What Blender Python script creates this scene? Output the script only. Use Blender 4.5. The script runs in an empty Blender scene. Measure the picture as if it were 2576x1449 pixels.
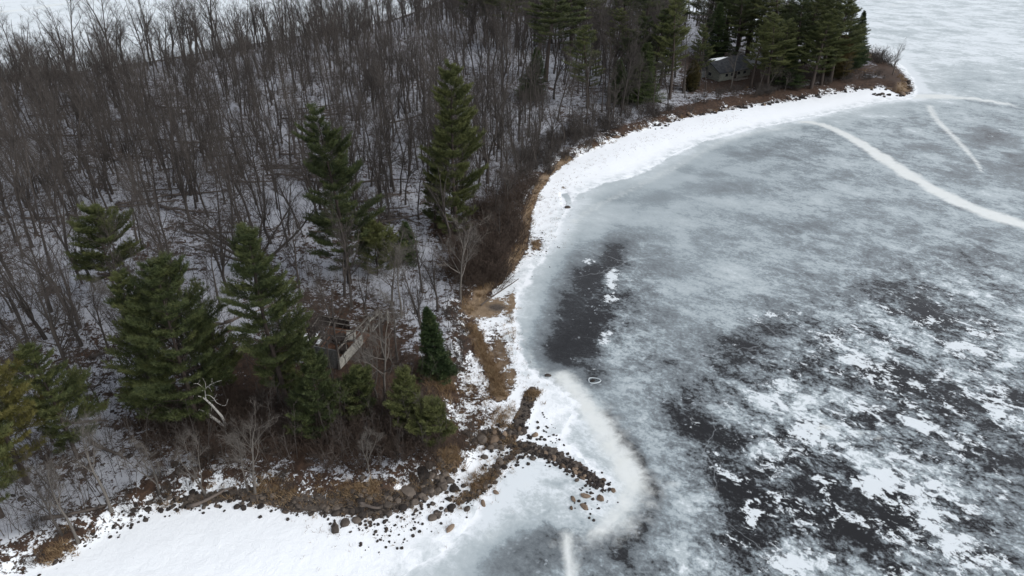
import bpy, bmesh, math, random
import numpy as np
from mathutils import Vector, Matrix, Euler

scene = bpy.context.scene
COL = scene.collection
rng = np.random.default_rng(7)
random.seed(7)

# ------------------------------------------------------------------ camera
CAM_H = 43.0
PITCH = math.radians(30.0)          # below the horizon
HFOV = math.radians(74.0)
cam_data = bpy.data.cameras.new("camera")
cam_data.sensor_fit = 'HORIZONTAL'
cam_data.angle = HFOV
cam_data.clip_start = 0.5
cam_data.clip_end = 20000
cam = bpy.data.objects.new("camera", cam_data)
cam.location = (0, 0, CAM_H)
cam.rotation_euler = (math.radians(90) - PITCH, 0, 0)
COL.objects.link(cam)
scene.camera = cam

# ------------------------------------------------------------------ sky, sun, exposure
SUN_EL, SUN_AZ = math.radians(38), math.radians(112)     # azimuth from +Y towards +X
world = bpy.data.worlds.new("World")
scene.world = world
world.use_nodes = True
wn, wl = world.node_tree.nodes, world.node_tree.links
wn.clear()
w_sky = wn.new("ShaderNodeTexSky")
w_sky.sky_type = 'NISHITA'
w_sky.sun_disc = False
w_sky.sun_elevation = SUN_EL
w_sky.sun_rotation = SUN_AZ
w_sky.altitude = 200
w_sky.air_density = 1.0
w_sky.dust_density = 0.8
w_sky.ozone_density = 2.0
w_hsv = wn.new("ShaderNodeHueSaturation")
w_hsv.inputs["Saturation"].default_value = 0.25          # cloud veil: paler than a clear sky
w_bg = wn.new("ShaderNodeBackground")
w_bg.inputs["Strength"].default_value = 0.15
w_out = wn.new("ShaderNodeOutputWorld")
wl.new(w_sky.outputs[0], w_hsv.inputs["Color"])
wl.new(w_hsv.outputs[0], w_bg.inputs["Color"])
wl.new(w_bg.outputs[0], w_out.inputs[0])

sun_data = bpy.data.lights.new("sun", 'SUN')
sun_data.energy = 1.0
sun_data.angle = math.radians(35)
sun_data.color = (1.0, 0.97, 0.92)
sun = bpy.data.objects.new("sun", sun_data)
sd = Vector((math.sin(SUN_AZ) * math.cos(SUN_EL), math.cos(SUN_AZ) * math.cos(SUN_EL), math.sin(SUN_EL)))
sun.rotation_euler = sd.to_track_quat('Z', 'Y').to_euler()
sun.location = (60, 40, 120)
COL.objects.link(sun)

scene.view_settings.view_transform = 'Standard'
scene.view_settings.look = 'None'
scene.view_settings.exposure = 0.74
scene.view_settings.gamma = 1.0
scene.view_settings.use_curve_mapping = False
scene.render.engine = 'CYCLES'
scene.cycles.max_bounces = 5
scene.cycles.diffuse_bounces = 3
scene.cycles.glossy_bounces = 2
scene.cycles.transparent_max_bounces = 4
scene.cycles.use_denoising = True

# ------------------------------------------------------------------ where things stand
FPX = 1288.0 / math.tan(HFOV / 2)   # focal length in units of a 2576-wide picture
CP, SP = math.cos(PITCH), math.sin(PITCH)


def ray(u, v):
    x = (u - 1288.0) / FPX
    y = (724.5 - v) / FPX
    return np.array([x, CP + y * SP, -SP + y * CP])


def at0(u, v, z=0.0):
    """Point of the horizontal plane z seen at (u, v)."""
    d = ray(u, v)
    t = (z - CAM_H) / min(d[2], -1e-3)
    return np.array([d[0] * t, d[1] * t])


def project(p):
    """World points (n,3) -> picture coordinates (n,2) and depth."""
    p = np.atleast_2d(np.asarray(p, float))
    q = p - np.array([0, 0, CAM_H])
    depth = q[:, 1] * CP - q[:, 2] * SP
    yy = q[:, 1] * SP + q[:, 2] * CP
    dd = np.where(depth > 0.1, depth, 0.1)
    return np.stack([1288 + FPX * q[:, 0] / dd, 724.5 - FPX * yy / dd], 1), depth


def smooth(a, b, x):
    t = np.clip((x - a) / (b - a), 0, 1)
    return t * t * (3 - 2 * t)


def vnoise(p, scale, seed=0, octaves=4, rough=0.5):
    """Value noise on (n,2) points, about -1..1."""
    p = np.asarray(p, float) * scale
    out = np.zeros(len(p))
    amp, tot = 1.0, 0.0
    for o in range(octaves):
        q = p * (2.0 ** o) + 37.7 * (seed + 1) + 11.3 * o
        i = np.floor(q).astype(np.int64)
        f = q - i
        f = f * f * (3 - 2 * f)

        def h(ix, iy):
            n = (ix * 374761393 + iy * 668265263 + (seed + o * 13) * 1274126177) & 0x7FFFFFFF
            n = ((n ^ (n >> 13)) * 1274126177) & 0x7FFFFFFF
            return ((n ^ (n >> 16)) & 0xFFFF) / 32767.5 - 1
        a = h(i[:, 0], i[:, 1]); b = h(i[:, 0] + 1, i[:, 1])
        c = h(i[:, 0], i[:, 1] + 1); d = h(i[:, 0] + 1, i[:, 1] + 1)
        out += amp * ((a * (1 - f[:, 0]) + b * f[:, 0]) * (1 - f[:, 1]) + (c * (1 - f[:, 0]) + d * f[:, 0]) * f[:, 1])
        tot += amp
        amp *= rough
    return out / tot


def sdist(p, poly, chunk=20000):
    """Signed distance of (n,2) points to a closed polygon, positive inside."""
    poly = np.asarray(poly, float)
    a, b = poly, np.roll(poly, -1, 0)
    res = np.empty(len(p))
    for s in range(0, len(p), chunk):
        q = p[s:s + chunk]
        ap = q[:, None, :] - a[None]
        ab = (b - a)[None]
        t = np.clip((ap * ab).sum(2) / np.maximum((ab * ab).sum(2), 1e-9), 0, 1)
        d2 = ((ap - t[..., None] * ab) ** 2).sum(2).min(1)
        ay, by = a[None, :, 1], b[None, :, 1]
        qy = q[:, None, 1]
        cond = (ay > qy) != (by > qy)
        with np.errstate(divide='ignore', invalid='ignore'):
            xi = a[None, :, 0] + (qy - ay) / (by - ay) * (b - a)[None, :, 0]
        inside = (cond & (q[:, None, 0] < xi)).sum(1) % 2 == 1
        res[s:s + chunk] = np.where(inside, 1, -1) * np.sqrt(d2)
    return res


def ldist(p, line, chunk=20000):
    """Distance of (n,2) points to an open polyline, and the position 0..1 along it."""
    line = np.asarray(line, float)
    a, b = line[:-1], line[1:]
    dd, tt = np.empty(len(p)), np.empty(len(p))
    n = len(a)
    for s in range(0, len(p), chunk):
        q = p[s:s + chunk]
        ap = q[:, None, :] - a[None]
        ab = (b - a)[None]
        t = np.clip((ap * ab).sum(2) / np.maximum((ab * ab).sum(2), 1e-9), 0, 1)
        d2 = ((ap - t[..., None] * ab) ** 2).sum(2)
        k = d2.argmin(1)
        ii = np.arange(len(q))
        dd[s:s + chunk] = np.sqrt(d2[ii, k])
        tt[s:s + chunk] = (k + t[ii, k]) / n
    return dd, tt


def smooth_line(pts, sub=6, closed=False):
    """Catmull-Rom through the points."""
    pts = np.asarray(pts, float)
    n = len(pts)
    out = []
    rngk = range(n) if closed else range(n - 1)
    for i in rngk:
        if closed:
            p0, p1, p2, p3 = pts[(i - 1) % n], pts[i], pts[(i + 1) % n], pts[(i + 2) % n]
        else:
            p0, p1, p2, p3 = pts[max(i - 1, 0)], pts[i], pts[i + 1], pts[min(i + 2, n - 1)]
        for k in range(sub):
            t = k / sub
            out.append(0.5 * ((2 * p1) + (-p0 + p2) * t + (2 * p0 - 5 * p1 + 4 * p2 - p3) * t * t
                              + (-p0 + 3 * p1 - 3 * p2 + p3) * t ** 3))
    if not closed:
        out.append(pts[-1])
    return np.array(out)


def W(pts, sub=0, closed=False):
    """Picture points -> points of the lake plane, optionally smoothed there."""
    w = np.array([at0(u, v) for u, v in pts])
    return smooth_line(w, sub, closed) if sub else w


def blob(p, u, v, ru, rv, ang=0.0, power=2.0):
    """0..1 bump on the ground: an ellipse of the lake plane about the spot seen at (u, v)."""
    c = at0(u, v)
    ca, sa = math.cos(math.radians(ang)), math.sin(math.radians(ang))
    A = (at0(u + ru * ca, v + ru * sa) - at0(u - ru * ca, v - ru * sa)) / 2
    B = (at0(u - rv * sa, v + rv * ca) - at0(u + rv * sa, v - rv * ca)) / 2
    M = np.linalg.inv(np.stack([A, B], 1))
    q = (p - c) @ M.T
    r = np.sqrt((q * q).sum(1))
    return np.exp(-0.9 * r ** power)


# ------------------------------------------------------------------ outline of the wooded point
LAND_PX = [(-900, 1640), (-300, 1560), (-90, 1490), (40, 1440), (130, 1408), (215, 1372), (330, 1318), (400, 1285), (470, 1262), (560, 1245),
           (650, 1250), (740, 1268), (830, 1280), (930, 1292), (1010, 1275), (1080, 1232), (1140, 1185), (1175, 1140),
           (1130, 1085), (1135, 1020), (1158, 940), (1180, 860), (1165, 795), (1215, 750), (1270, 692), (1305, 640),
           (1322, 580), (1338, 510), (1368, 457), (1420, 415), (1500, 372), (1550, 348), (1640, 322), (1720, 297),
           (1850, 270), (1950, 256), (2050, 240), (2160, 222), (2225, 218), (2262, 232), (2278, 215), (2262, 190), (2240, 168), (2205, 148), (2168, 122)]
FAR_PX = [(2110, 95), (2000, 80), (1900, 62), (1780, 45), (1650, 15), (1500, -15), (1300, -30), (1150, -8), (1010, 45), (900, 72), (750, 95),
          (600, 122), (450, 148), (300, 172), (150, 192), (0, 206), (-250, 238), (-900, 300)]
LAND = W(LAND_PX + FAR_PX, 4, True)
LAND = LAND + 0.9 * np.stack([vnoise(LAND, 0.16, 3), vnoise(LAND, 0.16, 4)], 1)
SNOW_PX = [(-900, 1950), (0, 1850), (560, 1680), (900, 1530), (1010, 1450), (1060, 1416), (1110, 1390), (1160, 1345), (1195, 1290), (1235, 1220), (1290, 1172),
           (1340, 1150), (1400, 1168), (1470, 1200), (1512, 1226), (1524, 1208), (1470, 1158), (1412, 1118), (1416, 1080),
           (1442, 1018), (1395, 972), (1345, 942), (1305, 895), (1290, 830), (1298, 765), (1325, 700), (1372, 640),
           (1400, 580), (1420, 532), (1450, 490), (1520, 460), (1600, 440), (1660, 410), (1700, 384), (1780, 352),
           (1900, 322), (2000, 302), (2080, 285), (2160, 266), (2240, 252), (2292, 246), (2304, 222), (2290, 190), (2262, 162), (2222, 138), (2180, 112)]
SNOW = W(SNOW_PX + [(u, v - 5) for u, v in FAR_PX], 4, True)


def land_height(p, d1=None, d2=None):
    p = np.atleast_2d(np.asarray(p, float))
    if d1 is None:
        d1 = sdist(p, LAND)
    if d2 is None:
        d2 = sdist(p, SNOW)
    h = -0.06 + 0.085 * smooth(-0.6, 0.25, d2) + 0.30 * smooth(0, 9, d2)
    h = h + 0.9 * smooth(-0.6, 1.8, d1) + 2.4 * smooth(2, 40, d1)
    h = h + 0.30 * vnoise(p, 0.11, 9, 3) * smooth(1, 8, d1) + 0.10 * vnoise(p, 0.55, 10, 3) * smooth(0, 2, d1)
    h = h + 0.05 * vnoise(p, 0.5, 12, 3) * smooth(0.5, 3, d2)
    return h


def at(u, v, it=6):
    """The spot of the ground seen at (u, v)."""
    z = 0.0
    for _ in range(it):
        q = at0(u, v, z)
        z = float(land_height(q)[0])
    return np.array([q[0], q[1], z])


def rise(u_base, v_base, v_top):
    """Height of an upright thing standing at (u_base, v_base) whose top shows at v_top."""
    b = at(u_base, v_base)
    lo, hi = 0.0, 60.0
    for _ in range(40):
        m = (lo + hi) / 2
        uv, _d = project([[b[0], b[1], b[2] + m]])
        if uv[0, 1] > v_top:
            lo = m
        else:
            hi = m
    return b, lo


# ------------------------------------------------------------------ helpers: meshes and tags
class MB:
    """Collects pieces and links them as ONE mesh object."""
    def __init__(self):
        self.v, self.f, self.n, self.tint = [], [], 0, []

    def add(self, verts, faces, tint=None):
        verts = np.asarray(verts, float).reshape(-1, 3)
        for k in faces:
            self.f.append((np.asarray(k, np.int64).reshape(-1, len(k[0]) if not isinstance(k, np.ndarray) else k.shape[1]) + self.n))
        self.v.append(verts)
        self.n += len(verts)
        self.tint.append(np.full(len(verts), 0.5) if tint is None else np.broadcast_to(np.asarray(tint, float), (len(verts),)))

    def tube(self, pts, radii, sides=3, cap=False, tint=None):
        pts = np.asarray(pts, float)
        k = len(pts)
        radii = np.broadcast_to(np.asarray(radii, float), (k,))
        t = np.gradient(pts, axis=0)
        t /= np.maximum(np.linalg.norm(t, axis=1, keepdims=True), 1e-9)
        ref = np.array([0.0, 0.0, 1.0]) if abs(t[0, 2]) < 0.9 else np.array([1.0, 0.0, 0.0])
        a = np.cross(t, ref)
        a /= np.maximum(np.linalg.norm(a, axis=1, keepdims=True), 1e-9)
        b = np.cross(t, a)
        ang = np.arange(sides) * 2 * math.pi / sides
        ring = pts[:, None] + radii[:, None, None] * (np.cos(ang)[None, :, None] * a[:, None] + np.sin(ang)[None, :, None] * b[:, None])
        i = np.arange(k - 1)[:, None] * sides
        j = np.arange(sides)[None]
        jn = (j + 1) % sides
        q = np.stack([i + j, i + jn, i + sides + jn, i + sides + j], 2).reshape(-1, 4)
        fs = [q]
        vs = ring.reshape(-1, 3)
        if cap:
            vs = np.vstack([vs, pts[0], pts[-1]])
            c0, c1 = k * sides, k * sides + 1
            jj = np.arange(sides)
            fs.append(np.stack([np.full(sides, c0), (jj + 1) % sides, jj], 1))
            fs.append(np.stack([np.full(sides, c1), (k - 1) * sides + jj, (k - 1) * sides + (jj + 1) % sides], 1))
        self.add(vs, fs, tint)

    def slivers(self, a, b, w, side=None, tint=None):
        """Thin triangles from a (base, width w) to the tip b."""
        a, b = np.asarray(a, float), np.asarray(b, float)
        n = len(a)
        if n == 0:
            return
        d = b - a
        if side is None:
            side = rng.normal(size=(n, 3))
        s = np.cross(d, side)
        s /= np.maximum(np.linalg.norm(s, axis=1, keepdims=True), 1e-9)
        w = np.broadcast_to(np.asarray(w, float), (n,))[:, None]
        vs = np.stack([a - s * w / 2, a + s * w / 2, b], 1).reshape(-1, 3)
        fs = np.arange(3 * n).reshape(-1, 3)
        tt = None if tint is None else np.repeat(np.broadcast_to(np.asarray(tint, float), (n,)), 3)
        self.add(vs, [fs], tt)

    def box(self, c, size, R=None, tint=None):
        s = np.array([[x, y, z] for x in (-.5, .5) for y in (-.5, .5) for z in (-.5, .5)]) * np.asarray(size, float)
        if R is not None:
            s = s @ np.asarray(R, float).T
        fs = np.array([[0, 1, 3, 2], [4, 6, 7, 5], [0, 4, 5, 1], [2, 3, 7, 6], [0, 2, 6, 4], [1, 5, 7, 3]])
        self.add(s + np.asarray(c, float), [fs], tint)

    def mesh(self, name, mat=None, smooth_shade=False):
        me = bpy.data.meshes.new(name)
        if self.v:
            v = np.vstack(self.v)
            me.vertices.add(len(v))
            me.vertices.foreach_set("co", v.astype(np.float32).ravel())
            loops = np.concatenate([f.ravel() for f in self.f])
            sizes = np.concatenate([np.full(len(f), f.shape[1]) for f in self.f])
            me.loops.add(len(loops))
            me.loops.foreach_set("vertex_index", loops.astype(np.int32))
            me.polygons.add(len(sizes))
            starts = np.concatenate([[0], np.cumsum(sizes)[:-1]])
            me.polygons.foreach_set("loop_start", starts.astype(np.int32))
            me.polygons.foreach_set("loop_total", sizes.astype(np.int32))
            me.polygons.foreach_set("use_smooth", np.full(len(sizes), smooth_shade))
            at_ = me.attributes.new("tint", 'FLOAT', 'POINT')
            at_.data.foreach_set("value", np.concatenate(self.tint).astype(np.float32))
            me.update(calc_edges=True)
            me.validate()
        if mat:
            me.materials.append(mat)
        return me

    def build(self, name, mat, parent=None, smooth_shade=False):
        return link(name, self.mesh(name, mat, smooth_shade), parent)


def link(name, data, parent=None, loc=None, rot=None, scale=None):
    o = bpy.data.objects.new(name, data)
    COL.objects.link(o)
    if parent is not None:
        o.parent = parent
    if loc is not None:
        o.location = loc
    if rot is not None:
        o.rotation_euler = rot
    if scale is not None:
        o.scale = scale if hasattr(scale, '__len__') else (scale,) * 3
    return o


def tag(o, label=None, cat=None, group=None, kind=None):
    for k, v in (("label", label), ("category", cat), ("group", group), ("kind", kind)):
        if v:
            o[k] = v
    return o


def empty(name, loc, rot=(0, 0, 0), scale=1.0):
    return link(name, None, None, loc, rot, scale)


# ------------------------------------------------------------------ helpers: materials
class NT:
    def __init__(self, name):
        self.m = bpy.data.materials.new(name)
        self.m.use_nodes = True
        self.t = self.m.node_tree
        self.t.nodes.clear()
        self.out = self.t.nodes.new("ShaderNodeOutputMaterial")
        self.b = self.t.nodes.new("ShaderNodeBsdfPrincipled")
        self.t.links.new(self.b.outputs[0], self.out.inputs[0])
        self.co = self.node("ShaderNodeTexCoord").outputs["Object"]

    def node(self, typ, **kw):
        n = self.t.nodes.new(typ)
        for k, v in kw.items():
            setattr(n, k, v)
        return n

    def put(self, sock, val):
        if isinstance(val, bpy.types.NodeSocket):
            self.t.links.new(val, sock)
        elif val is not None:
            sock.default_value = val

    def set(self, **kw):
        names = dict(color="Base Color", rough="Roughness", spec="Specular IOR Level", ior="IOR", normal="Normal", metal="Metallic")
        for k, v in kw.items():
            self.put(self.b.inputs[names[k]], v)

    def attr(self, name):
        return self.node("ShaderNodeAttribute", attribute_name=name).outputs["Fac"]

    def noise(self, scale, detail=4, rough=0.5, vec=None, dist=0.0, color=False):
        n = self.node("ShaderNodeTexNoise")
        n.inputs["Scale"].default_value = scale
        n.inputs["Detail"].default_value = detail
        n.inputs["Roughness"].default_value = rough
        n.inputs["Distortion"].default_value = dist
        self.put(n.inputs["Vector"], vec if vec is not None else self.co)
        return n.outputs["Color" if color else "Fac"]

    def math(self, op, a, b=None, c=None, clamp=False):
        n = self.node("ShaderNodeMath", operation=op, use_clamp=clamp)
        for i, x in enumerate((a, b, c)):
            if x is not None:
                self.put(n.inputs[i], x)
        return n.outputs[0]

    def step(self, x, lo, hi):
        n = self.node("ShaderNodeMapRange", interpolation_type='SMOOTHSTEP')
        self.put(n.inputs["Value"], x)
        self.put(n.inputs["From Min"], lo)
        self.put(n.inputs["From Max"], hi)
        return n.outputs[0]

    def mix(self, fac, a, b):
        n = self.node("ShaderNodeMix", data_type='RGBA')
        self.put(n.inputs["Factor"], fac)
        for s, x in ((n.inputs["A"], a), (n.inputs["B"], b)):
            pass
        ia = [s for s in n.inputs if s.name == "A" and s.type == 'RGBA'][0]
        ib = [s for s in n.inputs if s.name == "B" and s.type == 'RGBA'][0]
        self.put(ia, a if isinstance(a, bpy.types.NodeSocket) else (*a, 1))
        self.put(ib, b if isinstance(b, bpy.types.NodeSocket) else (*b, 1))
        return [s for s in n.outputs if s.type == 'RGBA'][0]

    def ramp(self, x, stops):
        n = self.node("ShaderNodeValToRGB")
        e = n.color_ramp.elements
        while len(e) < len(stops):
            e.new(0.5)
        for k, (p, c) in enumerate(stops):
            e[k].position = p
            e[k].color = (*c, 1)
        self.put(n.inputs[0], x)
        return n.outputs[0]

    def mapping(self, scale=(1, 1, 1), rot=(0, 0, 0), vec=None):
        n = self.node("ShaderNodeMapping")
        n.inputs["Scale"].default_value = scale
        n.inputs["Rotation"].default_value = rot
        self.put(n.inputs["Vector"], vec if vec is not None else self.co)
        return n.outputs[0]

    def warp(self, scale, amount, vec=None, detail=3):
        c = self.noise(scale, detail, 0.5, vec, color=True)
        s = self.node("ShaderNodeVectorMath", operation='SUBTRACT')
        self.put(s.inputs[0], c)
        s.inputs[1].default_value = (0.5, 0.5, 0.5)
        m = self.node("ShaderNodeVectorMath", operation='MULTIPLY_ADD')
        self.put(m.inputs[0], s.outputs[0])
        m.inputs[1].default_value = (amount, amount, 0)
        self.put(m.inputs[2], vec if vec is not None else self.co)
        return m.outputs[0]

    def bump(self, height, strength=0.3, dist=0.1):
        n = self.node("ShaderNodeBump")
        n.inputs["Strength"].default_value = strength
        n.inputs["Distance"].default_value = dist
        self.put(n.inputs["Height"], height)
        return n.outputs[0]

    def random(self):
        return self.node("ShaderNodeObjectInfo").outputs["Random"]

# ------------------------------------------------------------------ materials of the setting
def field(p, base, spots):
    f = np.full(len(p), float(base))
    for s in spots:
        f += s[5] * blob(p, *s[:5])
    return f


def mat_ice():
    m = NT("lake_ice")
    T, busy, white, cream, snow = (m.attr(k) for k in ("tone", "busy", "white", "cream", "snow"))
    streak = m.mapping((0.78, 1.0, 1.0), (0, 0, 0), m.mapping((1, 1, 1), (0, 0, math.radians(40))))
    wv = m.warp(0.20, 8.5, streak, 6)
    n_big = m.noise(0.17, 9, 0.70, wv)
    n_mid = m.noise(0.75, 9, 0.75, m.warp(0.9, 1.6, streak, 4))
    n_fine = m.noise(2.6, 6, 0.70)
    soft = m.noise(0.09, 5, 0.55, m.warp(0.08, 9.0, None, 4))
    a = m.math('MULTIPLY_ADD', m.math('SUBTRACT', n_big, 0.5), m.math('MULTIPLY_ADD', busy, 2.9, 0.15), T)
    a = m.math('MULTIPLY_ADD', m.math('SUBTRACT', n_mid, 0.5), m.math('MULTIPLY_ADD', busy, 2.6, 0.16), a)
    a = m.math('MULTIPLY_ADD', m.math('SUBTRACT', n_fine, 0.5), m.math('MULTIPLY_ADD', busy, 1.5, 0.14), a)
    a = m.math('MULTIPLY_ADD', m.math('SUBTRACT', soft, 0.5), 0.62, a)
    col = m.ramp(a, [(0.0, (0.012, 0.012, 0.013)), (0.24, (0.024, 0.025, 0.027)), (0.34, (0.105, 0.118, 0.127)), (0.50, (0.180, 0.203, 0.215)),
                     (0.60, (0.250, 0.288, 0.305)), (0.66, (0.335, 0.380, 0.398)), (0.84, (0.45, 0.495, 0.508)), (1.0, (0.66, 0.70, 0.72))])
    # drifted snow lying on the ice in ragged patches
    wp = m.warp(0.45, 3.2, streak, 6)
    n_p = m.noise(0.40, 9, 0.72, wp)
    n_q = m.noise(1.5, 8, 0.75, m.warp(1.8, 0.9, streak, 4))
    rid = m.math('SUBTRACT', 1.0, m.math('MULTIPLY', m.math('ABSOLUTE', m.math('SUBTRACT', m.noise(0.24, 7, 0.64, m.warp(0.40, 4.5, streak, 6)), 0.5)), 6.0), clamp=True)
    pv = m.math('ADD', m.math('MULTIPLY_ADD', m.math('SUBTRACT', n_q, 0.5), 0.85, n_p), white)
    pv = m.math('MULTIPLY_ADD', m.math('MULTIPLY', rid, busy), 0.26, pv)
    pm = m.step(pv, 0.765, 0.82)
    pa = m.math('MULTIPLY', pm, m.step(m.math('ADD', n_q, m.math('MULTIPLY', pv, 0.8)), 0.55, 1.20))
    col = m.mix(m.math('MULTIPLY_ADD', pa, 0.70, m.math('MULTIPLY', pm, 0.25)), col, (0.68, 0.72, 0.74))
    # small white bubbles and flecks
    vo = m.node("ShaderNodeTexVoronoi", feature='F1')
    vo.inputs["Scale"].default_value = 1.6
    m.put(vo.inputs["Vector"], m.warp(1.2, 0.9))
    fl = m.math('MULTIPLY', m.step(vo.outputs["Distance"], 0.27, 0.12), m.step(m.noise(0.35, 4), 0.47, 0.60))
    col = m.mix(m.math('MULTIPLY', fl, m.math('MULTIPLY_ADD', busy, 0.6, 0.16)), col, (0.58, 0.63, 0.67))
    vc = m.node("ShaderNodeTexVoronoi", feature='DISTANCE_TO_EDGE')
    vc.inputs["Scale"].default_value = 0.045
    m.put(vc.inputs["Vector"], m.warp(0.12, 9.0, None, 5))
    ck = m.math('MULTIPLY', m.step(vc.outputs["Distance"], 0.0045, 0.001), m.step(m.noise(0.07, 3), 0.45, 0.60))
    col = m.mix(m.math('MULTIPLY', ck, 0.16), col, (0.62, 0.66, 0.69))
    # smooth refrozen overflow, cream to white
    cm = m.math('MULTIPLY_ADD', m.math('SUBTRACT', m.noise(0.9, 6, 0.68, m.warp(0.7, 1.5)), 0.5), 1.0, cream)
    cc = m.mix(m.noise(0.6, 3), (0.63, 0.645, 0.61), (0.72, 0.745, 0.74))
    col = m.mix(m.math('MULTIPLY', m.step(cm, 0.15, 1.0), m.step(cream, 0.0, 0.25)), col, cc)
    # snow cover reaching out from the shore
    sn = m.math('ADD', snow, m.math('MULTIPLY', m.math('SUBTRACT', m.noise(0.8, 7, 0.66, m.warp(0.9, 1.2)), 0.5), 0.9))
    sm = m.step(sn, 0.36, 0.68)
    col = m.mix(sm, col, (0.84, 0.865, 0.885))
    rough = m.math('MAXIMUM', m.math('MULTIPLY_ADD', a, 0.55, 0.20), m.math('MULTIPLY', m.math('MAXIMUM', sm, pm), 0.8), clamp=True)
    m.set(color=col, rough=rough, ior=1.31, spec=0.5,
          normal=m.bump(m.math('ADD', m.math('MULTIPLY', pm, 0.5), m.math('MULTIPLY', n_fine, 0.4)), 0.25, 0.08))
    return m.m


def mat_ground():
    m = NT("forest_floor")
    wood, litter, grass, stony, slush = (m.attr(k) for k in ("wood", "litter", "grass", "stony", "slush"))
    snow = m.mix(wood, (0.84, 0.865, 0.885), m.mix(m.noise(0.25, 4), (0.29, 0.30, 0.33), (0.52, 0.535, 0.575)))  # snow darkened inside the woods: shade and vignetting painted into its colour
    sl = m.math('MULTIPLY', slush, m.step(m.noise(0.55, 7, 0.66, m.warp(0.5, 1.6)), 0.38, 0.66))
    snow = m.mix(sl, snow, (0.50, 0.545, 0.56))
    w1 = m.warp(1.0, 1.1)
    n1 = m.noise(0.75, 8, 0.70, w1)
    n2 = m.noise(2.6, 6, 0.66, w1)
    n3 = m.noise(6.5, 4, 0.6)
    n = m.math('MULTIPLY_ADD', m.math('SUBTRACT', n2, 0.5), 0.95, n1)
    n = m.math('MULTIPLY_ADD', m.math('SUBTRACT', n3, 0.5), 0.45, n)
    cover = m.math('ADD', litter, m.math('MULTIPLY', grass, 0.8))
    cover = m.math('MAXIMUM', cover, stony)
    lm = m.step(m.math('MULTIPLY_ADD', cover, 0.95, n), 0.80, 0.90)
    leaf = m.ramp(m.noise(1.7, 6, 0.7), [(0.25, (0.018, 0.012, 0.010)), (0.50, (0.048, 0.030, 0.021)), (0.66, (0.080, 0.049, 0.033)), (0.82, (0.125, 0.092, 0.066))])
    straw = m.ramp(m.noise(2.2, 6, 0.7), [(0.25, (0.085, 0.058, 0.040)), (0.5, (0.20, 0.145, 0.095)), (0.8, (0.30, 0.225, 0.15))])
    grit = m.ramp(m.noise(5.0, 4, 0.7), [(0.3, (0.030, 0.025, 0.022)), (0.55, (0.085, 0.070, 0.058)), (0.8, (0.18, 0.15, 0.12))])
    brown = m.mix(m.step(grass, 0.15, 0.5), leaf, straw)
    brown = m.mix(m.step(stony, 0.2, 0.6), brown, grit)
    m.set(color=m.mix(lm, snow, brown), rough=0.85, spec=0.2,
          normal=m.bump(m.math('ADD', n1, m.math('MULTIPLY', lm, 0.25)), 0.5, 0.25))
    return m.m


# ------------------------------------------------------------------ the frozen lake
def axis(lo, hi, fine_lo, fine_hi, step, grow):
    mid = list(np.arange(fine_lo, fine_hi + 1e-6, step))
    x, s = fine_hi, step
    while x < hi:
        s *= grow
        x += s
        mid.append(min(x, hi))
    x, s = fine_lo, step
    left = []
    while x > lo:
        s *= grow
        x -= s
        left.append(max(x, lo))
    return np.array(left[::-1] + mid)


def grid_mesh(name, xs, ys):
    X, Y = np.meshgrid(xs, ys)
    p = np.stack([X.ravel(), Y.ravel()], 1)
    nx, ny = len(xs), len(ys)
    i = np.arange(ny - 1)[:, None] * nx + np.arange(nx - 1)[None]
    q = np.stack([i, i + 1, i + nx + 1, i + nx], 2).reshape(-1, 4)
    return p, q


def sheet(name, p, z, q, attrs, mat):
    used = np.unique(q)
    remap = np.full(len(p), -1)
    remap[used] = np.arange(len(used))
    mb = MB()
    mb.add(np.column_stack([p, z])[used], [remap[q]])
    me = mb.mesh(name, mat, True)
    for k, val in attrs.items():
        a = me.attributes.new(k, 'FLOAT', 'POINT')
        a.data.foreach_set("value", val[used].astype(np.float32))
    return link(name, me)


def stroke(p, pts, w0, w1, soft=0.5, sub=5):
    """1 on a band of w0..w1 metres along the picture points, fading over soft * width."""
    d, t = ldist(p, W(pts, sub))
    w = (w0 + (w1 - w0) * t) / 2
    w = w * (1 + .35 * vnoise(p, .16, 61, 3))
    d = d + w * (.30 * vnoise(p, .45, 62, 4) + .15)
    return 1 - smooth(w * (1 - soft), w * (1 + soft), d)


xs = axis(-6000, 6000, -70, 110, 0.7, 1.06)
ys = axis(-400, 9000, 26, 130, 0.7, 1.05)
ip, iq = grid_mesh("lake_ice", xs, ys)
vis = ((ip[:, 1] > 10) & (ip[:, 1] < 1500) & (np.abs(ip[:, 0]) < 900))
P = ip[vis]
d2 = sdist(P, SNOW)
off = -d2                                        # metres out from the snow edge
wob = vnoise(P, 0.09, 21, 4)

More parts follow.
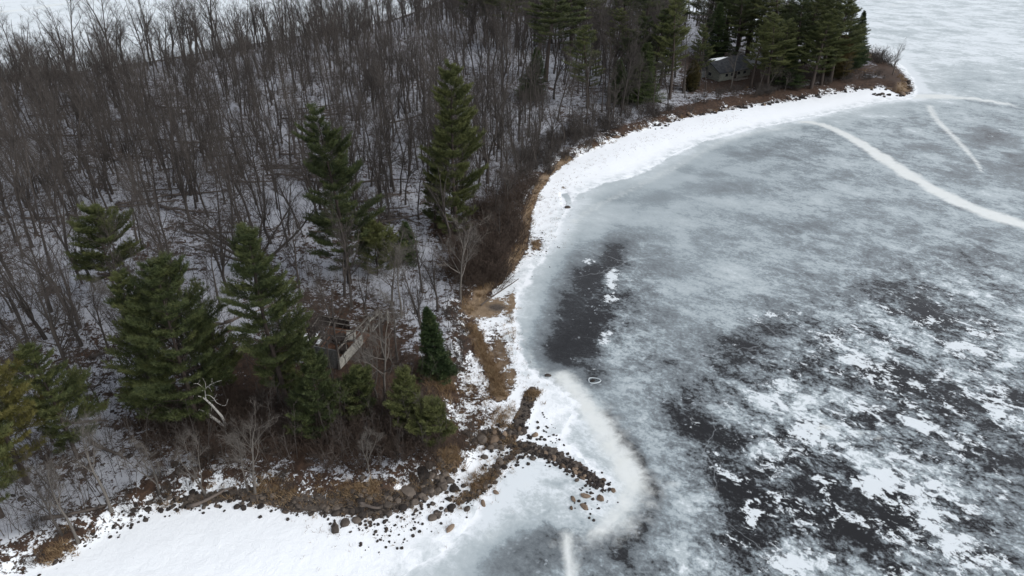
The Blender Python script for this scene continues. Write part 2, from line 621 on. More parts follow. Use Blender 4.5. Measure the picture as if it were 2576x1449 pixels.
TONE = [(1700, 430, 150, 26, -8, -.07), (1880, 480, 150, 20, -6, -.04), (1960, 345, 60, 14, 0, -.05), (1560, 395, 60, 12, -20, .06),
        (1800, 530, 220, 26, 0, .07), (1490, 560, 50, 40, 0, .08), (2080, 620, 120, 40, 10, -.05), (2250, 420, 120, 30, 20, .05),
        (1400, 700, 24, 50, 25, .10),
        # the black bay by the beach
        (1452, 775, 74, 130, 12, -.60), (1425, 885, 74, 50, 0, -.40), (1545, 640, 34, 34, 0, -.48), (1500, 690, 44, 26, -20, -.28), (1500, 945, 34, 26, 0, -.40), (1490, 850, 30, 60, 0, -.20),
        # black leads in the broken ice
        (1890, 850, 95, 42, -18, -.34), (1850, 905, 60, 40, -20, -.30), (2290, 750, 90, 34, 28, -.30), (2360, 820, 70, 30, 30, -.22),
        (1800, 1110, 44, 110, -28, -.36), (1720, 1040, 36, 40, 0, -.30), (2250, 960, 120, 40, 8, -.30), (2000, 1210, 130, 70, 10, -.22),
        (2360, 1060, 100, 60, 10, -.22), (2480, 1150, 90, 40, 0, -.24), (1880, 1330, 60, 110, 0, -.30), (2230, 1370, 130, 60, 15, -.28),
        (2480, 1400, 100, 60, 0, -.24), (1580, 1110, 16, 90, -34, -.42), (1625, 1310, 34, 90, 28, -.34), (1540, 1400, 60, 50, 0, -.14),
        (1700, 1390, 80, 60, 0, .08), (1660, 1200, 50, 50, 0, .05), (2080, 1010, 80, 40, 0, .08), (2110, 1320, 70, 60, 0, -.10),
        # south of the stone spit
        (1330, 1400, 120, 60, -8, -.26), (1395, 1345, 60, 22, 0, -.22), (1260, 1385, 60, 22, -20, -.10), (1230, 1449, 80, 30, -20, -.05),
        # grey water ice beyond the tip
        (2490, 350, 70, 22, 8, -.28), (2570, 420, 70, 30, 0, -.25), (2440, 430, 60, 20, 20, -.12), (2380, 190, 120, 26, 6, -.06), (2500, 120, 120, 40, 0, .05),
        (2400, 620, 200, 40, 12, -.10), (2520, 700, 80, 40, 0, -.08)]
WHITE = [(2180, 905, 44, 26, 20, .10), (2120, 870, 60, 24, 25, .10), (2060, 1090, 110, 24, 6, .20), (2215, 1215, 34, 50, -35, .24), (1895, 1300, 16, 50, 14, .22),
         (2010, 1420, 50, 40, 0, .22), (2330, 1300, 60, 60, 30, .18), (2450, 1390, 90, 60, 20, .18), (1960, 985, 60, 30, -10, .12),
         (2300, 1060, 60, 24, 20, .14), (2500, 1010, 90, 40, 20, .12), (2430, 850, 110, 40, 25, .10), (1480, 655, 44, 18, -30, .46), (1522, 850, 20, 28, 0, .34), (1535, 700, 20, 44, 0, .25), (1532, 765, 18, 34, 0, .24), (1462, 835, 16, 10, 0, .30), (1490, 925, 40, 12, 20, .36),
         (1440, 930, 50, 16, 14, .40), (1360, 780, 14, 60, 6, .10), (1352, 830, 10, 26, 0, .34), (1960, 795, 90, 18, -10, .16), (1900, 800, 50, 20, -30, .12), (2520, 330, 60, 16, 0, .14),
         (2440, 290, 90, 16, 5, .10), (2400, 130, 160, 20, 5, .10), (2320, 80, 90, 20, 0, .10), (2540, 240, 60, 20, 0, .08), (1560, 690, 40, 50, 0, .10),
         (120, 110, 60, 14, 0, .16), (520, 20, 120, 10, 6, .18), (250, 110, 100, 8, 4, .14), (800, 92, 60, 14, 0, .3), (60, 40, 200, 5, -6, .25), (860, 60, 70, 18, 0, .2)]
tone = field(P, 0.615, TONE)
broken = np.clip(blob(P, 2130, 1160, 560, 420, 0, 3) + 0.8 * blob(P, 2400, 820, 300, 200, 0, 3), 0, 1)
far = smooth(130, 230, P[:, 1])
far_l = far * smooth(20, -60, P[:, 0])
busy = 0.20 - 0.10 * blob(P, 1800, 470, 420, 170, -4, 4) + 0.58 * broken + 0.10 * smooth(1600, 2000, project(np.column_stack([P, 0 * d2]))[0][:, 0]) - 0.06 * far
busy = busy + 0.22 * blob(P, 1580, 780, 80, 190, 0, 3) + 0.20 * blob(P, 1470, 790, 110, 190, 10, 4) - 0.10 * blob(P, 1700, 440, 300, 90, -8, 4)
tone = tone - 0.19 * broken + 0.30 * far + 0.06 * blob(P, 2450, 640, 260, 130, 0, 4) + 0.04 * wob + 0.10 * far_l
# paler, smoother refrozen band beside the snow
band = (1 - smooth(2, 11, off)) * (off > -3)
tone = tone + 0.05 * np.sin(off * 1.05 + 2.2 * vnoise(P, .06, 63, 3)) * band + 0.15 * band + 0.13 * (1 - smooth(0, 4.5, off)) * (off > -3) * (1 - blob(P, 1440, 800, 100, 170, 0, 4)) * (1 - blob(P, 1430, 800, 110, 170, 0, 4))
busy = busy * (1 - 0.6 * band)
milk1 = smooth(-1.2, 1.2, sdist(P, W([(1215, 1235), (1300, 1180), (1350, 1160), (1420, 1180), (1480, 1225), (1560, 1225), (1560, 1290), (1470, 1345), (1400, 1335), (1300, 1305), (1220, 1330), (1130, 1390), (1100, 1400)], 3, True)))
milk2 = smooth(-0.8, 0.8, sdist(P, W([(1440, 1010), (1490, 1060), (1545, 1130), (1600, 1200), (1540, 1240), (1480, 1170), (1405, 1120), (1415, 1060)], 3, True)))
tone = tone + 0.12 * milk1 + 0.06 * milk2
busy = busy + 0.10 * np.maximum(milk1, milk2)
tone = tone - 0.55 * stroke(P, [(1518, 1040), (1538, 1082), (1572, 1130), (1612, 1180), (1636, 1235)], .9, 1.3, 0.8)
tone = tone - 0.22 * blob(P, 1400, 1218, 26, 8, 0, 2)
white = field(P, -0.06, WHITE) + 0.085 * broken + 0.03 * far - 0.2 * np.maximum(np.maximum(milk1, milk2), band)
white = white - 0.10 * blob(P, 1445, 800, 70, 150, 12, 4) - 0.10 * blob(P, 1700, 440, 320, 110, -8, 4)
cream = np.maximum.reduce([
    1.0 * stroke(P, [(1420, 950), (1452, 995), (1495, 1050), (1535, 1110), (1572, 1165), (1588, 1205)], 2.1, 3.9, 0.9),
    0.8 * stroke(P, [(1588, 1205), (1580, 1250), (1552, 1300), (1500, 1340)], 2.0, 1.6, 0.9),
    0.50 * stroke(P, [(1415, 960), (1462, 1000), (1515, 1060), (1550, 1120), (1590, 1180), (1605, 1240), (1560, 1310)], 3.4, 5.2, 0.9),
    0.35 * blob(P, 1455, 1362, 90, 34, 0, 3), 0.25 * blob(P, 1240, 1345, 90, 40, -20, 2),
    0.9 * stroke(P, [(1425, 1345), (1433, 1390), (1437, 1449), (1440, 1560)], 0.9, 1.5, 0.8),
    1.0 * stroke(P, [(2020, 306), (2070, 314), (2130, 340), (2200, 382), (2290, 442), (2400, 503), (2480, 535), (2600, 572), (2900, 640)], 2.4, 4.8, 0.55),
    0.75 * stroke(P, [(2338, 265), (2356, 300), (2400, 345), (2450, 400), (2470, 432)], 2.4, 0.8, 0.8),
    0.95 * stroke(P, [(2292, 243), (2380, 243), (2460, 250), (2545, 264)], 5.0, 3.0, 0.6),
    0.45 * stroke(P, [(1345, 930), (1400, 945), (1440, 960)], 1.4, 1.6, 0.9),
    0.40 * stroke(P, [(1325, 820), (1328, 880), (1350, 930), (1390, 950)], 0.7, 1.0, 0.8),
    0.40 * stroke(P, [(1440, 560), (1500, 520), (1580, 480), (1700, 420), (1850, 345), (2010, 318)], 2.0, 3.0, 1.0),
    0.80 * stroke(P, [(-60, 34), (60, 24), (160, 8), (300, -8)], 8, 8, 0.6),
    0.55 * stroke(P, [(2230, 20), (2330, -8)], 6, 5, 0.6),
    0.70 * stroke(P, [(2050, 1075), (2110, 1080), (2160, 1088)], 0.5, 0.5, 0.7, 3),
    0.70 * stroke(P, [(2165, 1085), (2210, 1105)], 0.6, 0.5, 0.7, 3),
    0.75 * stroke(P, [(1690, 1222), (1740, 1226), (1790, 1230)], 0.8, 0.5, 0.7, 3),
    0.20 * milk1, 0.12 * milk2])
snow = 1 - smooth(-1.8, 2.6, off + 0.9 * vnoise(P, 0.3, 5, 3))
# the narrow bare channel behind the boulder
snow = snow * (1 - stroke(P, [(1420, 486), (1424, 500), (1427, 519)], 0.9, 1.0, 0.3, 3))
shore_l = 1 - smooth(1, 9, np.abs(sdist(P, LAND))) * 1.0
snow = np.maximum(snow, 0.9 * shore_l * smooth(190, 260, P[:, 1]) * (P[:, 0] < 30))


def full(val, default):
    a = np.full(len(ip), float(default))
    a[vis] = val
    return a


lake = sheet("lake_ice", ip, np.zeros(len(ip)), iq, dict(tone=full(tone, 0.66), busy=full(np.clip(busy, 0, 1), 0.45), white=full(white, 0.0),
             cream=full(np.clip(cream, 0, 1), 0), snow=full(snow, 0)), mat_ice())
tag(lake, kind='structure')

# ------------------------------------------------------------------ the ground of the point
gx = axis(-420, 330, -75, 75, 0.62, 1.035)
gy = axis(14, 520, 30, 130, 0.62, 1.03)
gp, gq = grid_mesh("ground", gx, gy)
g1 = sdist(gp, LAND)
g2 = sdist(gp, SNOW)
gz = land_height(gp, g1, g2)
# channel melted out behind the boulder on the bay
gz = gz - 0.5 * stroke(gp, [(1420, 486), (1424, 500), (1427, 519)], 1.0, 1.2, 0.2, 3)
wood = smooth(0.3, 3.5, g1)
LITTER = [(905, 950, 130, 60, 0, .45), (965, 880, 60, 60, 0, .40), (640, 940, 90, 60, 0, .32), (560, 1080, 170, 70, 0, .45), (850, 1125, 190, 50, 0, .55), (700, 1010, 90, 80, 0, .25),
          (1085, 980, 55, 50, 0, .55), (1100, 1110, 80, 40, 0, .55), (1000, 1030, 120, 60, 0, .35), (850, 820, 110, 60, 0, .30),
          (1900, 215, 170, 18, -6, .50), (2110, 192, 80, 18, 0, .55), (1735, 190, 26, 24, 0, .45), (1800, 240, 110, 10, 0, .25), (1980, 205, 60, 10, 0, .3), (2240, 195, 30, 14, 0, .4),
          (1250, 620, 70, 70, 0, .40), (1120, 600, 40, 30, 0, .4), (300, 760, 20, 10, 0, .5), (150, 790, 26, 12, 0, .5), (1200, 700, 60, 50, 0, .30),
          (150, 1180, 120, 60, 0, .18), (420, 1100, 80, 60, 0, .2), (130, 1420, 80, 20, -20, .12),
          # clean openings
          (760, 570, 60, 50, 0, -.22), (1085, 640, 46, 50, 0, -.12), (330, 970, 60, 40, 0, -.12), (120, 690, 90, 90, 0, -.10), (500, 400, 60, 40, 0, -.10), (620, 880, 60, 30, 0, -.10), (1720, 120, 30, 40, 0, -.2), (430, 860, 60, 40, 0, -.06)]
litter = 0.72 * field(gp, 0.0, LITTER) + 0.31 * wood + 0.14 * vnoise(gp, 0.10, 31, 4) * wood
fs = smooth(130, 160, gp[:, 1])
litter = litter + (0.50 + 0.25 * fs) * (1 - 0.85 * blob(gp, 1150, 1010, 60, 130, 0, 4)) * (1 - smooth(0.3, 2.4 + 2.6 * fs, np.abs(g1 - 0.8))) * (0.75 + 0.5 * vnoise(gp, 0.35, 33, 3))
litter = litter + 0.24 * blob(gp, 1225, 930, 80, 150, 0, 4) + 0.20 * blob(gp, 1180, 1050, 60, 80, 0, 4) + 0.13 * blob(gp, 1360, 610, 40, 60, 0, 3)
grass = np.clip(np.maximum.reduce([
    0.75 * stroke(gp, [(1188, 822), (1202, 860), (1222, 905), (1245, 950), (1258, 1000)], 1.0, 1.4, 0.5),
    0.80 * blob(gp, 1228, 776, 62, 26, -12, 3), 0.80 * blob(gp, 1285, 765, 14, 34, 12, 2), 0.42 * blob(gp, 1262, 895, 22, 70, -12, 3),
    0.70 * stroke(gp, [(1200, 752), (1260, 700), (1305, 640), (1322, 580), (1335, 520), (1375, 450), (1430, 405)], 1.2, 1.2, 0.6),
    0.65 * blob(gp, 1285, 950, 14, 26, 0, 2), 0.6 * blob(gp, 1100, 965, 40, 30, 0, 2), 0.65 * blob(gp, 1130, 1170, 26, 26, 0, 2), 0.6 * blob(gp, 1350, 617, 12, 18, 10, 2), 0.55 * blob(gp, 1420, 474, 8, 6, 0, 2),
    0.6 * blob(gp, 905, 1255, 60, 8, 0, 2), 0.6 * blob(gp, 700, 1245, 50, 8, 0, 2), 0.4 * blob(gp, 140, 1405, 30, 7, -20, 2), 0.6 * blob(gp, 1215, 1225, 50, 12, -20, 2),
    0.55 * blob(gp, 2270, 225, 22, 14, 0, 2), 0.5 * blob(gp, 2180, 150, 30, 8, 0, 2)]), 0, 1)
stony = np.clip(np.maximum.reduce([
    0.9 * stroke(gp, [(1338, 985), (1322, 1030), (1302, 1075), (1290, 1110)], 1.3, 1.1, 0.5),
    0.8 * stroke(gp, [(1295, 1120), (1350, 1130), (1400, 1145), (1455, 1178), (1520, 1225)], 1.6, 0.9, 0.5),
    0.8 * blob(gp, 1235, 1105, 50, 26, 0, 3), 0.65 * stroke(gp, [(1290, 1140), (1250, 1180), (1200, 1235), (1150, 1262)], 1.3, 1.1, 0.7),
    0.5 * stroke(gp, [(1150, 1262), (1110, 1295)], 0.6, 0.4, 0.7), 0.40 * blob(gp, 1262, 890, 16, 60, -12, 2),
    0.70 * blob(gp, 1250, 775, 30, 12, 0, 2),
    0.8 * stroke(gp, [(470, 1270), (560, 1255), (650, 1255), (740, 1270), (830, 1280), (930, 1285), (1010, 1265), (1080, 1228)], 1.5, 2.2, 0.8)]), 0, 1)
keep = (g2[gq] > -1.2).any(1)
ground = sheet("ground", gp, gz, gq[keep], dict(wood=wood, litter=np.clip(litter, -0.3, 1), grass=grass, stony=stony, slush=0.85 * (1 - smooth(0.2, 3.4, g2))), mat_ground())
tag(ground, kind='structure')

# ------------------------------------------------------------------ materials of the plants
def mat_bark(name, c0, c1, patch=None):
    m = NT(name)
    k = m.math('MULTIPLY_ADD', m.random(), 0.5, m.math('MULTIPLY', m.noise(3.0, 5, 0.65), 0.6), clamp=True)
    col = m.mix(k, c0, c1)
    if patch:
        st = m.mapping((3, 3, 9))
        col = m.mix(m.step(m.noise(0.7, 4, 0.6, st), 0.57, 0.63), col, patch)
    m.set(color=col, rough=0.9, spec=0.15)
    return m.m


def mat_needles(name, c0, c1, c2):
    m = NT(name)
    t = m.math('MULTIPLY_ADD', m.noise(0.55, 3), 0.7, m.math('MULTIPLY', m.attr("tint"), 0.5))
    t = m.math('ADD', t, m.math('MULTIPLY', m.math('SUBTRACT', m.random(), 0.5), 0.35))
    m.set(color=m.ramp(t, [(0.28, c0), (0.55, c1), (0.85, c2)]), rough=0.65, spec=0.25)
    return m.m


BARK = mat_bark("hardwood_bark", (0.030, 0.026, 0.024), (0.092, 0.080, 0.072))
BARK_PALE = mat_bark("pale_grey_bark", (0.075, 0.067, 0.060), (0.155, 0.140, 0.125))
BARK_PINE = mat_bark("pine_bark", (0.030, 0.024, 0.021), (0.075, 0.060, 0.052))
BARK_BIRCH = mat_bark("birch_bark", (0.34, 0.325, 0.305), (0.46, 0.445, 0.42), (0.05, 0.045, 0.04))
TWIG_BROWN = mat_bark("brown_twigs", (0.040, 0.029, 0.023), (0.085, 0.064, 0.052))
LOGWOOD = mat_bark("log_bark", (0.055, 0.046, 0.040), (0.15, 0.125, 0.11))
PINE = mat_needles("pine_needles", (0.022, 0.032, 0.013), (0.050, 0.063, 0.022), (0.100, 0.108, 0.038))
PINE_GOLD = mat_needles("yellowish_needles", (0.030, 0.036, 0.012), (0.068, 0.068, 0.019), (0.118, 0.106, 0.032))
SPRUCE = mat_needles("spruce_needles", (0.016, 0.030, 0.012), (0.036, 0.057, 0.020), (0.072, 0.092, 0.034))
CEDAR = mat_needles("cedar_needles", (0.022, 0.024, 0.010), (0.044, 0.040, 0.014), (0.085, 0.062, 0.020))


def unit(v):
    return v / max(np.linalg.norm(v), 1e-9)


def turned(d, ang, R):
    """d turned by ang in a random sideways direction."""
    s = unit(np.cross(d, R.normal(size=3)))
    return unit(d * math.cos(ang) + s * math.sin(ang))


def limb(p, d, L, R, n=5, up=0.25, wob=0.12):
    pts = [p]
    for k in range(n):
        d = unit(d + np.array([0, 0, up / n]) + wob * R.normal(size=3))
        pts.append(pts[-1] + d * L / n)
    return np.array(pts)


def pt_along(pts, t):
    x = t * (len(pts) - 1)
    i = min(int(x), len(pts) - 2)
    return pts[i] + (pts[i + 1] - pts[i]) * (x - i), unit(pts[i + 1] - pts[i])


def bare_tree_meshes(seed, H, mode="upright", tw=1.0, bark=None, nl=15):
    """Leafless hardwood: (trunk mesh, crown mesh)."""
    R = np.random.default_rng(seed)
    trunk, crown = MB(), MB()
    r0 = 0.0135 * H + 0.02
    stems = []
    if mode == "forked":
        base = limb(np.zeros(3), np.array([0, 0, 1.0]), H * 0.22, R, 3, 0.1, 0.05)
        trunk.tube(base, np.linspace(r0 * 1.35, r0, 4), 6)
        for s in range(3):
            d = turned(np.array([0, 0, 1.0]), R.uniform(.18, .42), R)
            stems.append((limb(base[-1], d, H * R.uniform(.66, .8), R, 8, 0.35, 0.07), r0 * .75, .12))
    elif mode == "fan":
        base = limb(np.zeros(3), np.array([0, 0, 1.0]), H * 0.10, R, 3, 0.1, 0.05)
        trunk.tube(base, np.linspace(r0 * 1.5, r0 * 1.2, 4), 7)
        for s in range(9):
            d = turned(np.array([0, 0, 1.0]), R.uniform(.15, .95), R)
            stems.append((limb(base[-1], d, H * R.uniform(.6, .9), R, 8, 0.15, 0.07), r0 * 1.0, .25))
    else:
        stems.append((limb(np.zeros(3), np.array([R.normal() * .05, R.normal() * .05, 1.0]), H, R, 10, 0.25, 0.05), r0, .32 if mode == "upright" else .28))
    twA, twB, twW = [], [], []
    per = max(5, nl // len(stems)) if len(stems) > 1 else nl
    for pts, r, t0 in stems:
        rr = r * np.linspace(1, 0.12, len(pts)) ** 0.9
        if len(stems) == 1:
            rr[0] *= 1.35
        trunk.tube(pts, rr, 6)
        Ls = np.linalg.norm(pts[-1] - pts[0])
        for t in np.sort(R.uniform(t0, 0.985, per)):
            p, d = pt_along(pts, t)
            a = R.uniform(.45, .8) if mode != "spreading" else R.uniform(.75, 1.15)
            L1 = Ls * (0.42 * (1 - 0.72 * t) + 0.06) * R.uniform(.7, 1.2) * (1.25 if mode == "spreading" else 1)
            l1 = limb(p, turned(d, a, R), L1, R, 5, 0.55, 0.13)
            r1 = max(r * (1 - t) * 0.42 + 0.022, 0.022)
            crown.tube(l1, r1 * np.linspace(1, .25, 6), 3)
            for t2 in np.sort(R.uniform(.22, 1.0, 7)):
                p2, d2_ = pt_along(l1, min(t2, .999))
                L2 = L1 * R.uniform(.28, .5) * (1.1 - .5 * t2) + .25
                l2 = limb(p2, turned(d2_, R.uniform(.4, .85), R), L2, R, 3, 0.4, 0.16)
                crown.tube(l2, max(r1 * .40, .011) * np.linspace(1, .35, 4) * tw, 3)
                for t3 in R.uniform(.15, 1.0, 6):
                    p3, d3 = pt_along(l2, min(t3, .999))
                    L3 = L2 * R.uniform(.3, .55) + .22
                    e = p3 + turned(d3, R.uniform(.35, .8), R) * L3
                    twA.append(p3); twB.append(e + np.array([0, 0, .1 * L3])); twW.append(.019 * tw)
                    dd = unit(e - p3)
                    for t4 in R.uniform(.2, .95, 3):
                        q = p3 + (e - p3) * t4
                        twA.append(q); twB.append(q + turned(dd, R.uniform(.4, .9), R) * L3 * R.uniform(.35, .7)); twW.append(.0125 * tw)
    crown.slivers(np.array(twA), np.array(twB), np.array(twW), R.normal(size=(len(twA), 3)))
    return trunk.mesh("trunk", bark or BARK, True), crown.mesh("crown", bark or BARK)


def conifer_meshes(seed, H, wid, base, style="pine", needles=None, dens=1.0, sparse=0.0):
    """Evergreen: (trunk mesh, crown mesh). wid = crown width in metres, base = bare share of the stem."""
    R = np.random.default_rng(seed)
    trunk, crown = MB(), MB()
    st = limb(np.zeros(3), np.array([R.normal() * .02, R.normal() * .02, 1.0]), H, R, 10, 0.3, 0.018)
    r0 = 0.012 * H + 0.03
    trunk.tube(st, r0 * np.linspace(1.1, .06, 11), 7)
    A, B, Wd, Td, Sd = [], [], [], [], []
    z = base * H
    az0 = R.uniform(0, 6.28)
    gap = dict(pine=0.042, spruce=0.024, cedar=0.020)[style] * H + 0.12
    k = 0
    while z < H * 0.985:
        t = (z - base * H) / (H * (1 - base))
        if style == "pine":
            prof = (min(1, .55 + 1.6 * t) if t < .3 else 1.0) * (1 - t) ** .62 + .06
        elif style == "spruce":
            prof = (1 - t) ** .85 + .05
        else:
            prof = math.sin(math.pi * min(1, .30 + .72 * t)) ** .7 + .05
        nb = {"pine": 6, "spruce": 7, "cedar": 7}[style]
        p, d = pt_along(st, min(z / H, .999))
        a0 = R.uniform(0, 6.28)
        for j in range(nb):
            if R.random() < sparse + (.14 if style == 'pine' else .05):
                continue
            az = a0 + j * 6.283 / nb + R.normal() * .25
            L = wid / 2 * prof * (R.uniform(.42, 1.22) if style == "pine" else R.uniform(.72, 1.12)) * (1 + .22 * math.sin(az - az0 + 5 * t) * (style != 'cedar'))
            if L < .15:
                continue
            lift = {"pine": .10 + .55 * t, "spruce": -.12 + .55 * t, "cedar": .5}[style] + R.normal() * .08
            dr = unit(np.array([math.cos(az), math.sin(az), lift]))
            br = limb(p + np.array([0, 0, R.normal() * gap * .25]), dr, L, R, 4, .38 if style != "cedar" else .9, .06)
            trunk.tube(br, max(.012 * L, .012) * np.linspace(1, .3, 5), 3)
            nt = max(3, int(L * (5.4 if style == "pine" else 5.2) * dens))
            lo = .38 if style == "pine" else .18
            for s in np.linspace(lo, 1.0, nt):
                q, dq = pt_along(br, min(s, .999))
                side = unit(np.cross(dq, [0, 0, 1]))
                shoot = (.16 + .34 * (1 - s)) * min(L, 3.2) * R.uniform(.6, 1.1)
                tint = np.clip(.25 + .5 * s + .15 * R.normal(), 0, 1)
                for sg in (-1, 1):
                    e = q + (dq * .75 + side * sg * .8 + np.array([0, 0, .22 + .1 * R.normal()])) * shoot
                    m_ = max(2, int(shoot / .22))
                    for w in np.linspace(.25, 1, m_):
                        c = q + (e - q) * w
                        A.append(c); B.append(unit(e - q)); Td.append(tint)
                A.append(q); B.append(dq); Td.append(tint)
        z += gap * R.uniform(.75, 1.25) * (1 - .35 * t)
        k += 1
    for zz in np.arange(.10 * H, base * H, .45):        # dead snags below the crown
        p, d = pt_along(st, zz / H)
        az = R.uniform(0, 6.28)
        trunk.tube(limb(p, np.array([math.cos(az), math.sin(az), .05]), wid * R.uniform(.08, .3), R, 3, -.1, .1), [.03, .02, .012, .006], 3)
    A, B, Td = np.array(A), np.array(B), np.array(Td)
    n = len(A)
    K = 9
    ln = (.36 if style == "pine" else .34) * (0.75 + 0.012 * H)
    base_p = np.repeat(A, K, 0) + R.normal(size=(n * K, 3)) * .05
    dirs = np.repeat(B, K, 0) * .9 + R.normal(size=(n * K, 3)) * .50 + np.array([0, 0, .30])
    dirs /= np.linalg.norm(dirs, axis=1, keepdims=True)
    lens = ln * R.uniform(.55, 1.15, n * K)
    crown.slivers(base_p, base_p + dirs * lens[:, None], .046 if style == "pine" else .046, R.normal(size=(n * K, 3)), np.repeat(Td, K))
    return trunk.mesh("trunk", BARK_PINE, True), crown.mesh("crown", needles or PINE)


def shrub_mesh(seed, h=2.0, w=2.2, n=26, mat=None):
    R = np.random.default_rng(seed)
    mb = MB()
    A, B, Wd = [], [], []
    for i in range(n):
        az = R.uniform(0, 6.28)
        p = np.array([math.cos(az), math.sin(az), 0]) * R.uniform(0, .35 * w)
        d = unit(np.array([math.cos(az) * R.uniform(.1, .8), math.sin(az) * R.uniform(.1, .8), 1]))
        st = limb(p, d, h * R.uniform(.6, 1.1), R, 4, .1, .12)
        mb.tube(st, np.linspace(.022, .006, 5), 3)
        for t in R.uniform(.2, 1, 9):
            q, dq = pt_along(st, min(t, .999))
            e = q + turned(dq, R.uniform(.3, .9), R) * h * R.uniform(.15, .4)
            A.append(q); B.append(e); Wd.append(.020)
            for t4 in R.uniform(.2, .95, 3):
                g = q + (e - q) * t4
                A.append(g); B.append(g + turned(unit(e - q), R.uniform(.4, 1.), R) * h * R.uniform(.06, .18)); Wd.append(.016)
    mb.slivers(np.array(A), np.array(B), np.array(Wd), R.normal(size=(len(A), 3)))
    return mb.mesh("shrub", mat or TWIG_BROWN)


def sapling_mesh(seed, h=4.0):
    R = np.random.default_rng(seed)
    mb = MB()
    st = limb(np.zeros(3), unit(np.array([R.normal() * .12, R.normal() * .12, 1])), h, R, 5, .1, .07)
    mb.tube(st, np.linspace(.028, .008, 6), 3)
    A, B, Wd = [], [], []
    for t in R.uniform(.25, 1, 16):
        q, dq = pt_along(st, min(t, .999))
        e = q + turned(dq, R.uniform(.5, 1.0), R) * h * R.uniform(.10, .26)
        A.append(q); B.append(e); Wd.append(.022)
        for t4 in R.uniform(.2, .95, 3):
            g = q + (e - q) * t4
            A.append(g); B.append(g + turned(unit(e - q), .6, R) * h * R.uniform(.04, .1)); Wd.append(.016)
    mb.slivers(np.array(A), np.array(B), np.array(Wd), R.normal(size=(len(A), 3)))
    return mb.mesh("sapling", BARK)


# ------------------------------------------------------------------ conifers, one by one
CONIFER_BOX = []
TREES_XY = []      # keep-out circles for the scatter: x, y, radius


def conifer(u, v, vtop, wpx, base, style, needles, name, label, cat="pine tree", group=None, sparse=0.0, dens=1.0, seed=0, mesh_from=None):
    b, H = rise(u, v, vtop)
    _, dep = project([[b[0], b[1], b[2] + H / 2]])
    wid = 1.18 * wpx * dep[0] / FPX
    o = empty(name, (b[0], b[1], b[2] - 0.1), (0, 0, random.uniform(0, 6.28)))
    tag(o, label, cat, group)
    if mesh_from is None:
        tm, cm = conifer_meshes(seed, H, wid, base, style, needles, dens, sparse)
        link("trunk", tm, o); link("crown", cm, o)
    else:
        (tm, cm), H0, w0 = mesh_from
        o.scale = (wid / w0, wid / w0, H / H0)
        link("trunk", tm, o); link("crown", cm, o)
    TREES_XY.append((b[0], b[1], max(1.5, wid * 0.22)))
    CONIFER_BOX.append((u, vtop, v, wpx, dep[0]))
    return o


conifer(1146, 588, 158, 178, .03, "pine", PINE, "pine_tree", "tallest dense dark pine, its pointed crown reaching to the ground", seed=101, dens=1.35, sparse=-.10)
conifer(880, 712, 272, 205, .14, "pine", PINE, "pine_tree", "tall open pine with tiered branches left of the tallest dense pine", seed=102, sparse=-.06, dens=1.15)
conifer(306, 772, 528, 178, .36, "pine", PINE, "pine_tree", "flat layered pine on a bare stem amid snowy woods", seed=103, dens=1.1)
conifer(505, 1085, 655, 270, .12, "pine", PINE, "pine_tree", "very wide bushy pine above the dead white birch", seed=104)
conifer(420, 1075, 700, 170, .16, "pine", PINE, "pine_tree", "bushy pine leaning out of the left side of the widest pine", seed=124)
conifer(728, 1038, 572, 205, .20, "pine", PINE, "pine_tree", "tall pine with thin yellow-green top left of the ruined cabin", seed=105, sparse=-.04, dens=1.1)
conifer(70, 1215, 790, 200, .12, "pine", PINE_GOLD, "pine_tree", "yellowish olive pine at the left edge", seed=106)
conifer(5, 1300, 930, 190, .15, "pine", PINE, "pine_tree", "green pine cut by the picture's edge below the yellowish pine", seed=116)
conifer(195, 1150, 868, 165, .14, "pine", PINE, "pine_tree", "small dark green pine beside the yellowish pine", seed=107, sparse=.1)
conifer(1104, 938, 778, 76, .0, "spruce", SPRUCE, "spruce_tree", "small dense conical spruce alone between cabin and beach", "spruce tree", seed=108)
conifer(812, 1092, 888, 140, .05, "pine", PINE, "pine_tree", "young bushy pine directly below the ruined cabin", seed=109)
conifer(742, 1010, 860, 70, .1, "pine", PINE, "pine_tree", "slender young pine on rusty leaves below the tall thin-topped pine", seed=119)
conifer(1035, 1075, 935, 100, .05, "pine", PINE, "pine_tree", "low rounded pine right of the pale bare tree below the cabin", seed=110)
conifer(1098, 1112, 1020, 110, .08, "pine", PINE, "pine_tree", "low spreading pine at the edge of the snowy beach", seed=111)
conifer(915, 1052, 930, 110, .04, "pine", PINE, "pine_tree", "low dark pine thicket below the cabin's near corner", seed=112)
conifer(950, 690, 560, 120, .08, "pine", PINE, "pine_tree", "short bushy pine at the foot of the tall open pine", seed=113)
conifer(1022, 655, 560, 66, .05, "spruce", SPRUCE, "hemlock_tree", "low dark hemlock left of the tallest pine's foot", "hemlock tree", seed=114, sparse=.2)
conifer(575, 1000, 775, 110, .18, "pine", PINE, "pine_tree", "slim pine squeezed between the widest pine and the thin-topped pine", seed=115)
conifer(1095, 575, 390, 70, .15, "pine", PINE, "pine_tree", "thin young pine against the left side of the tallest pine", seed=117, sparse=.2)
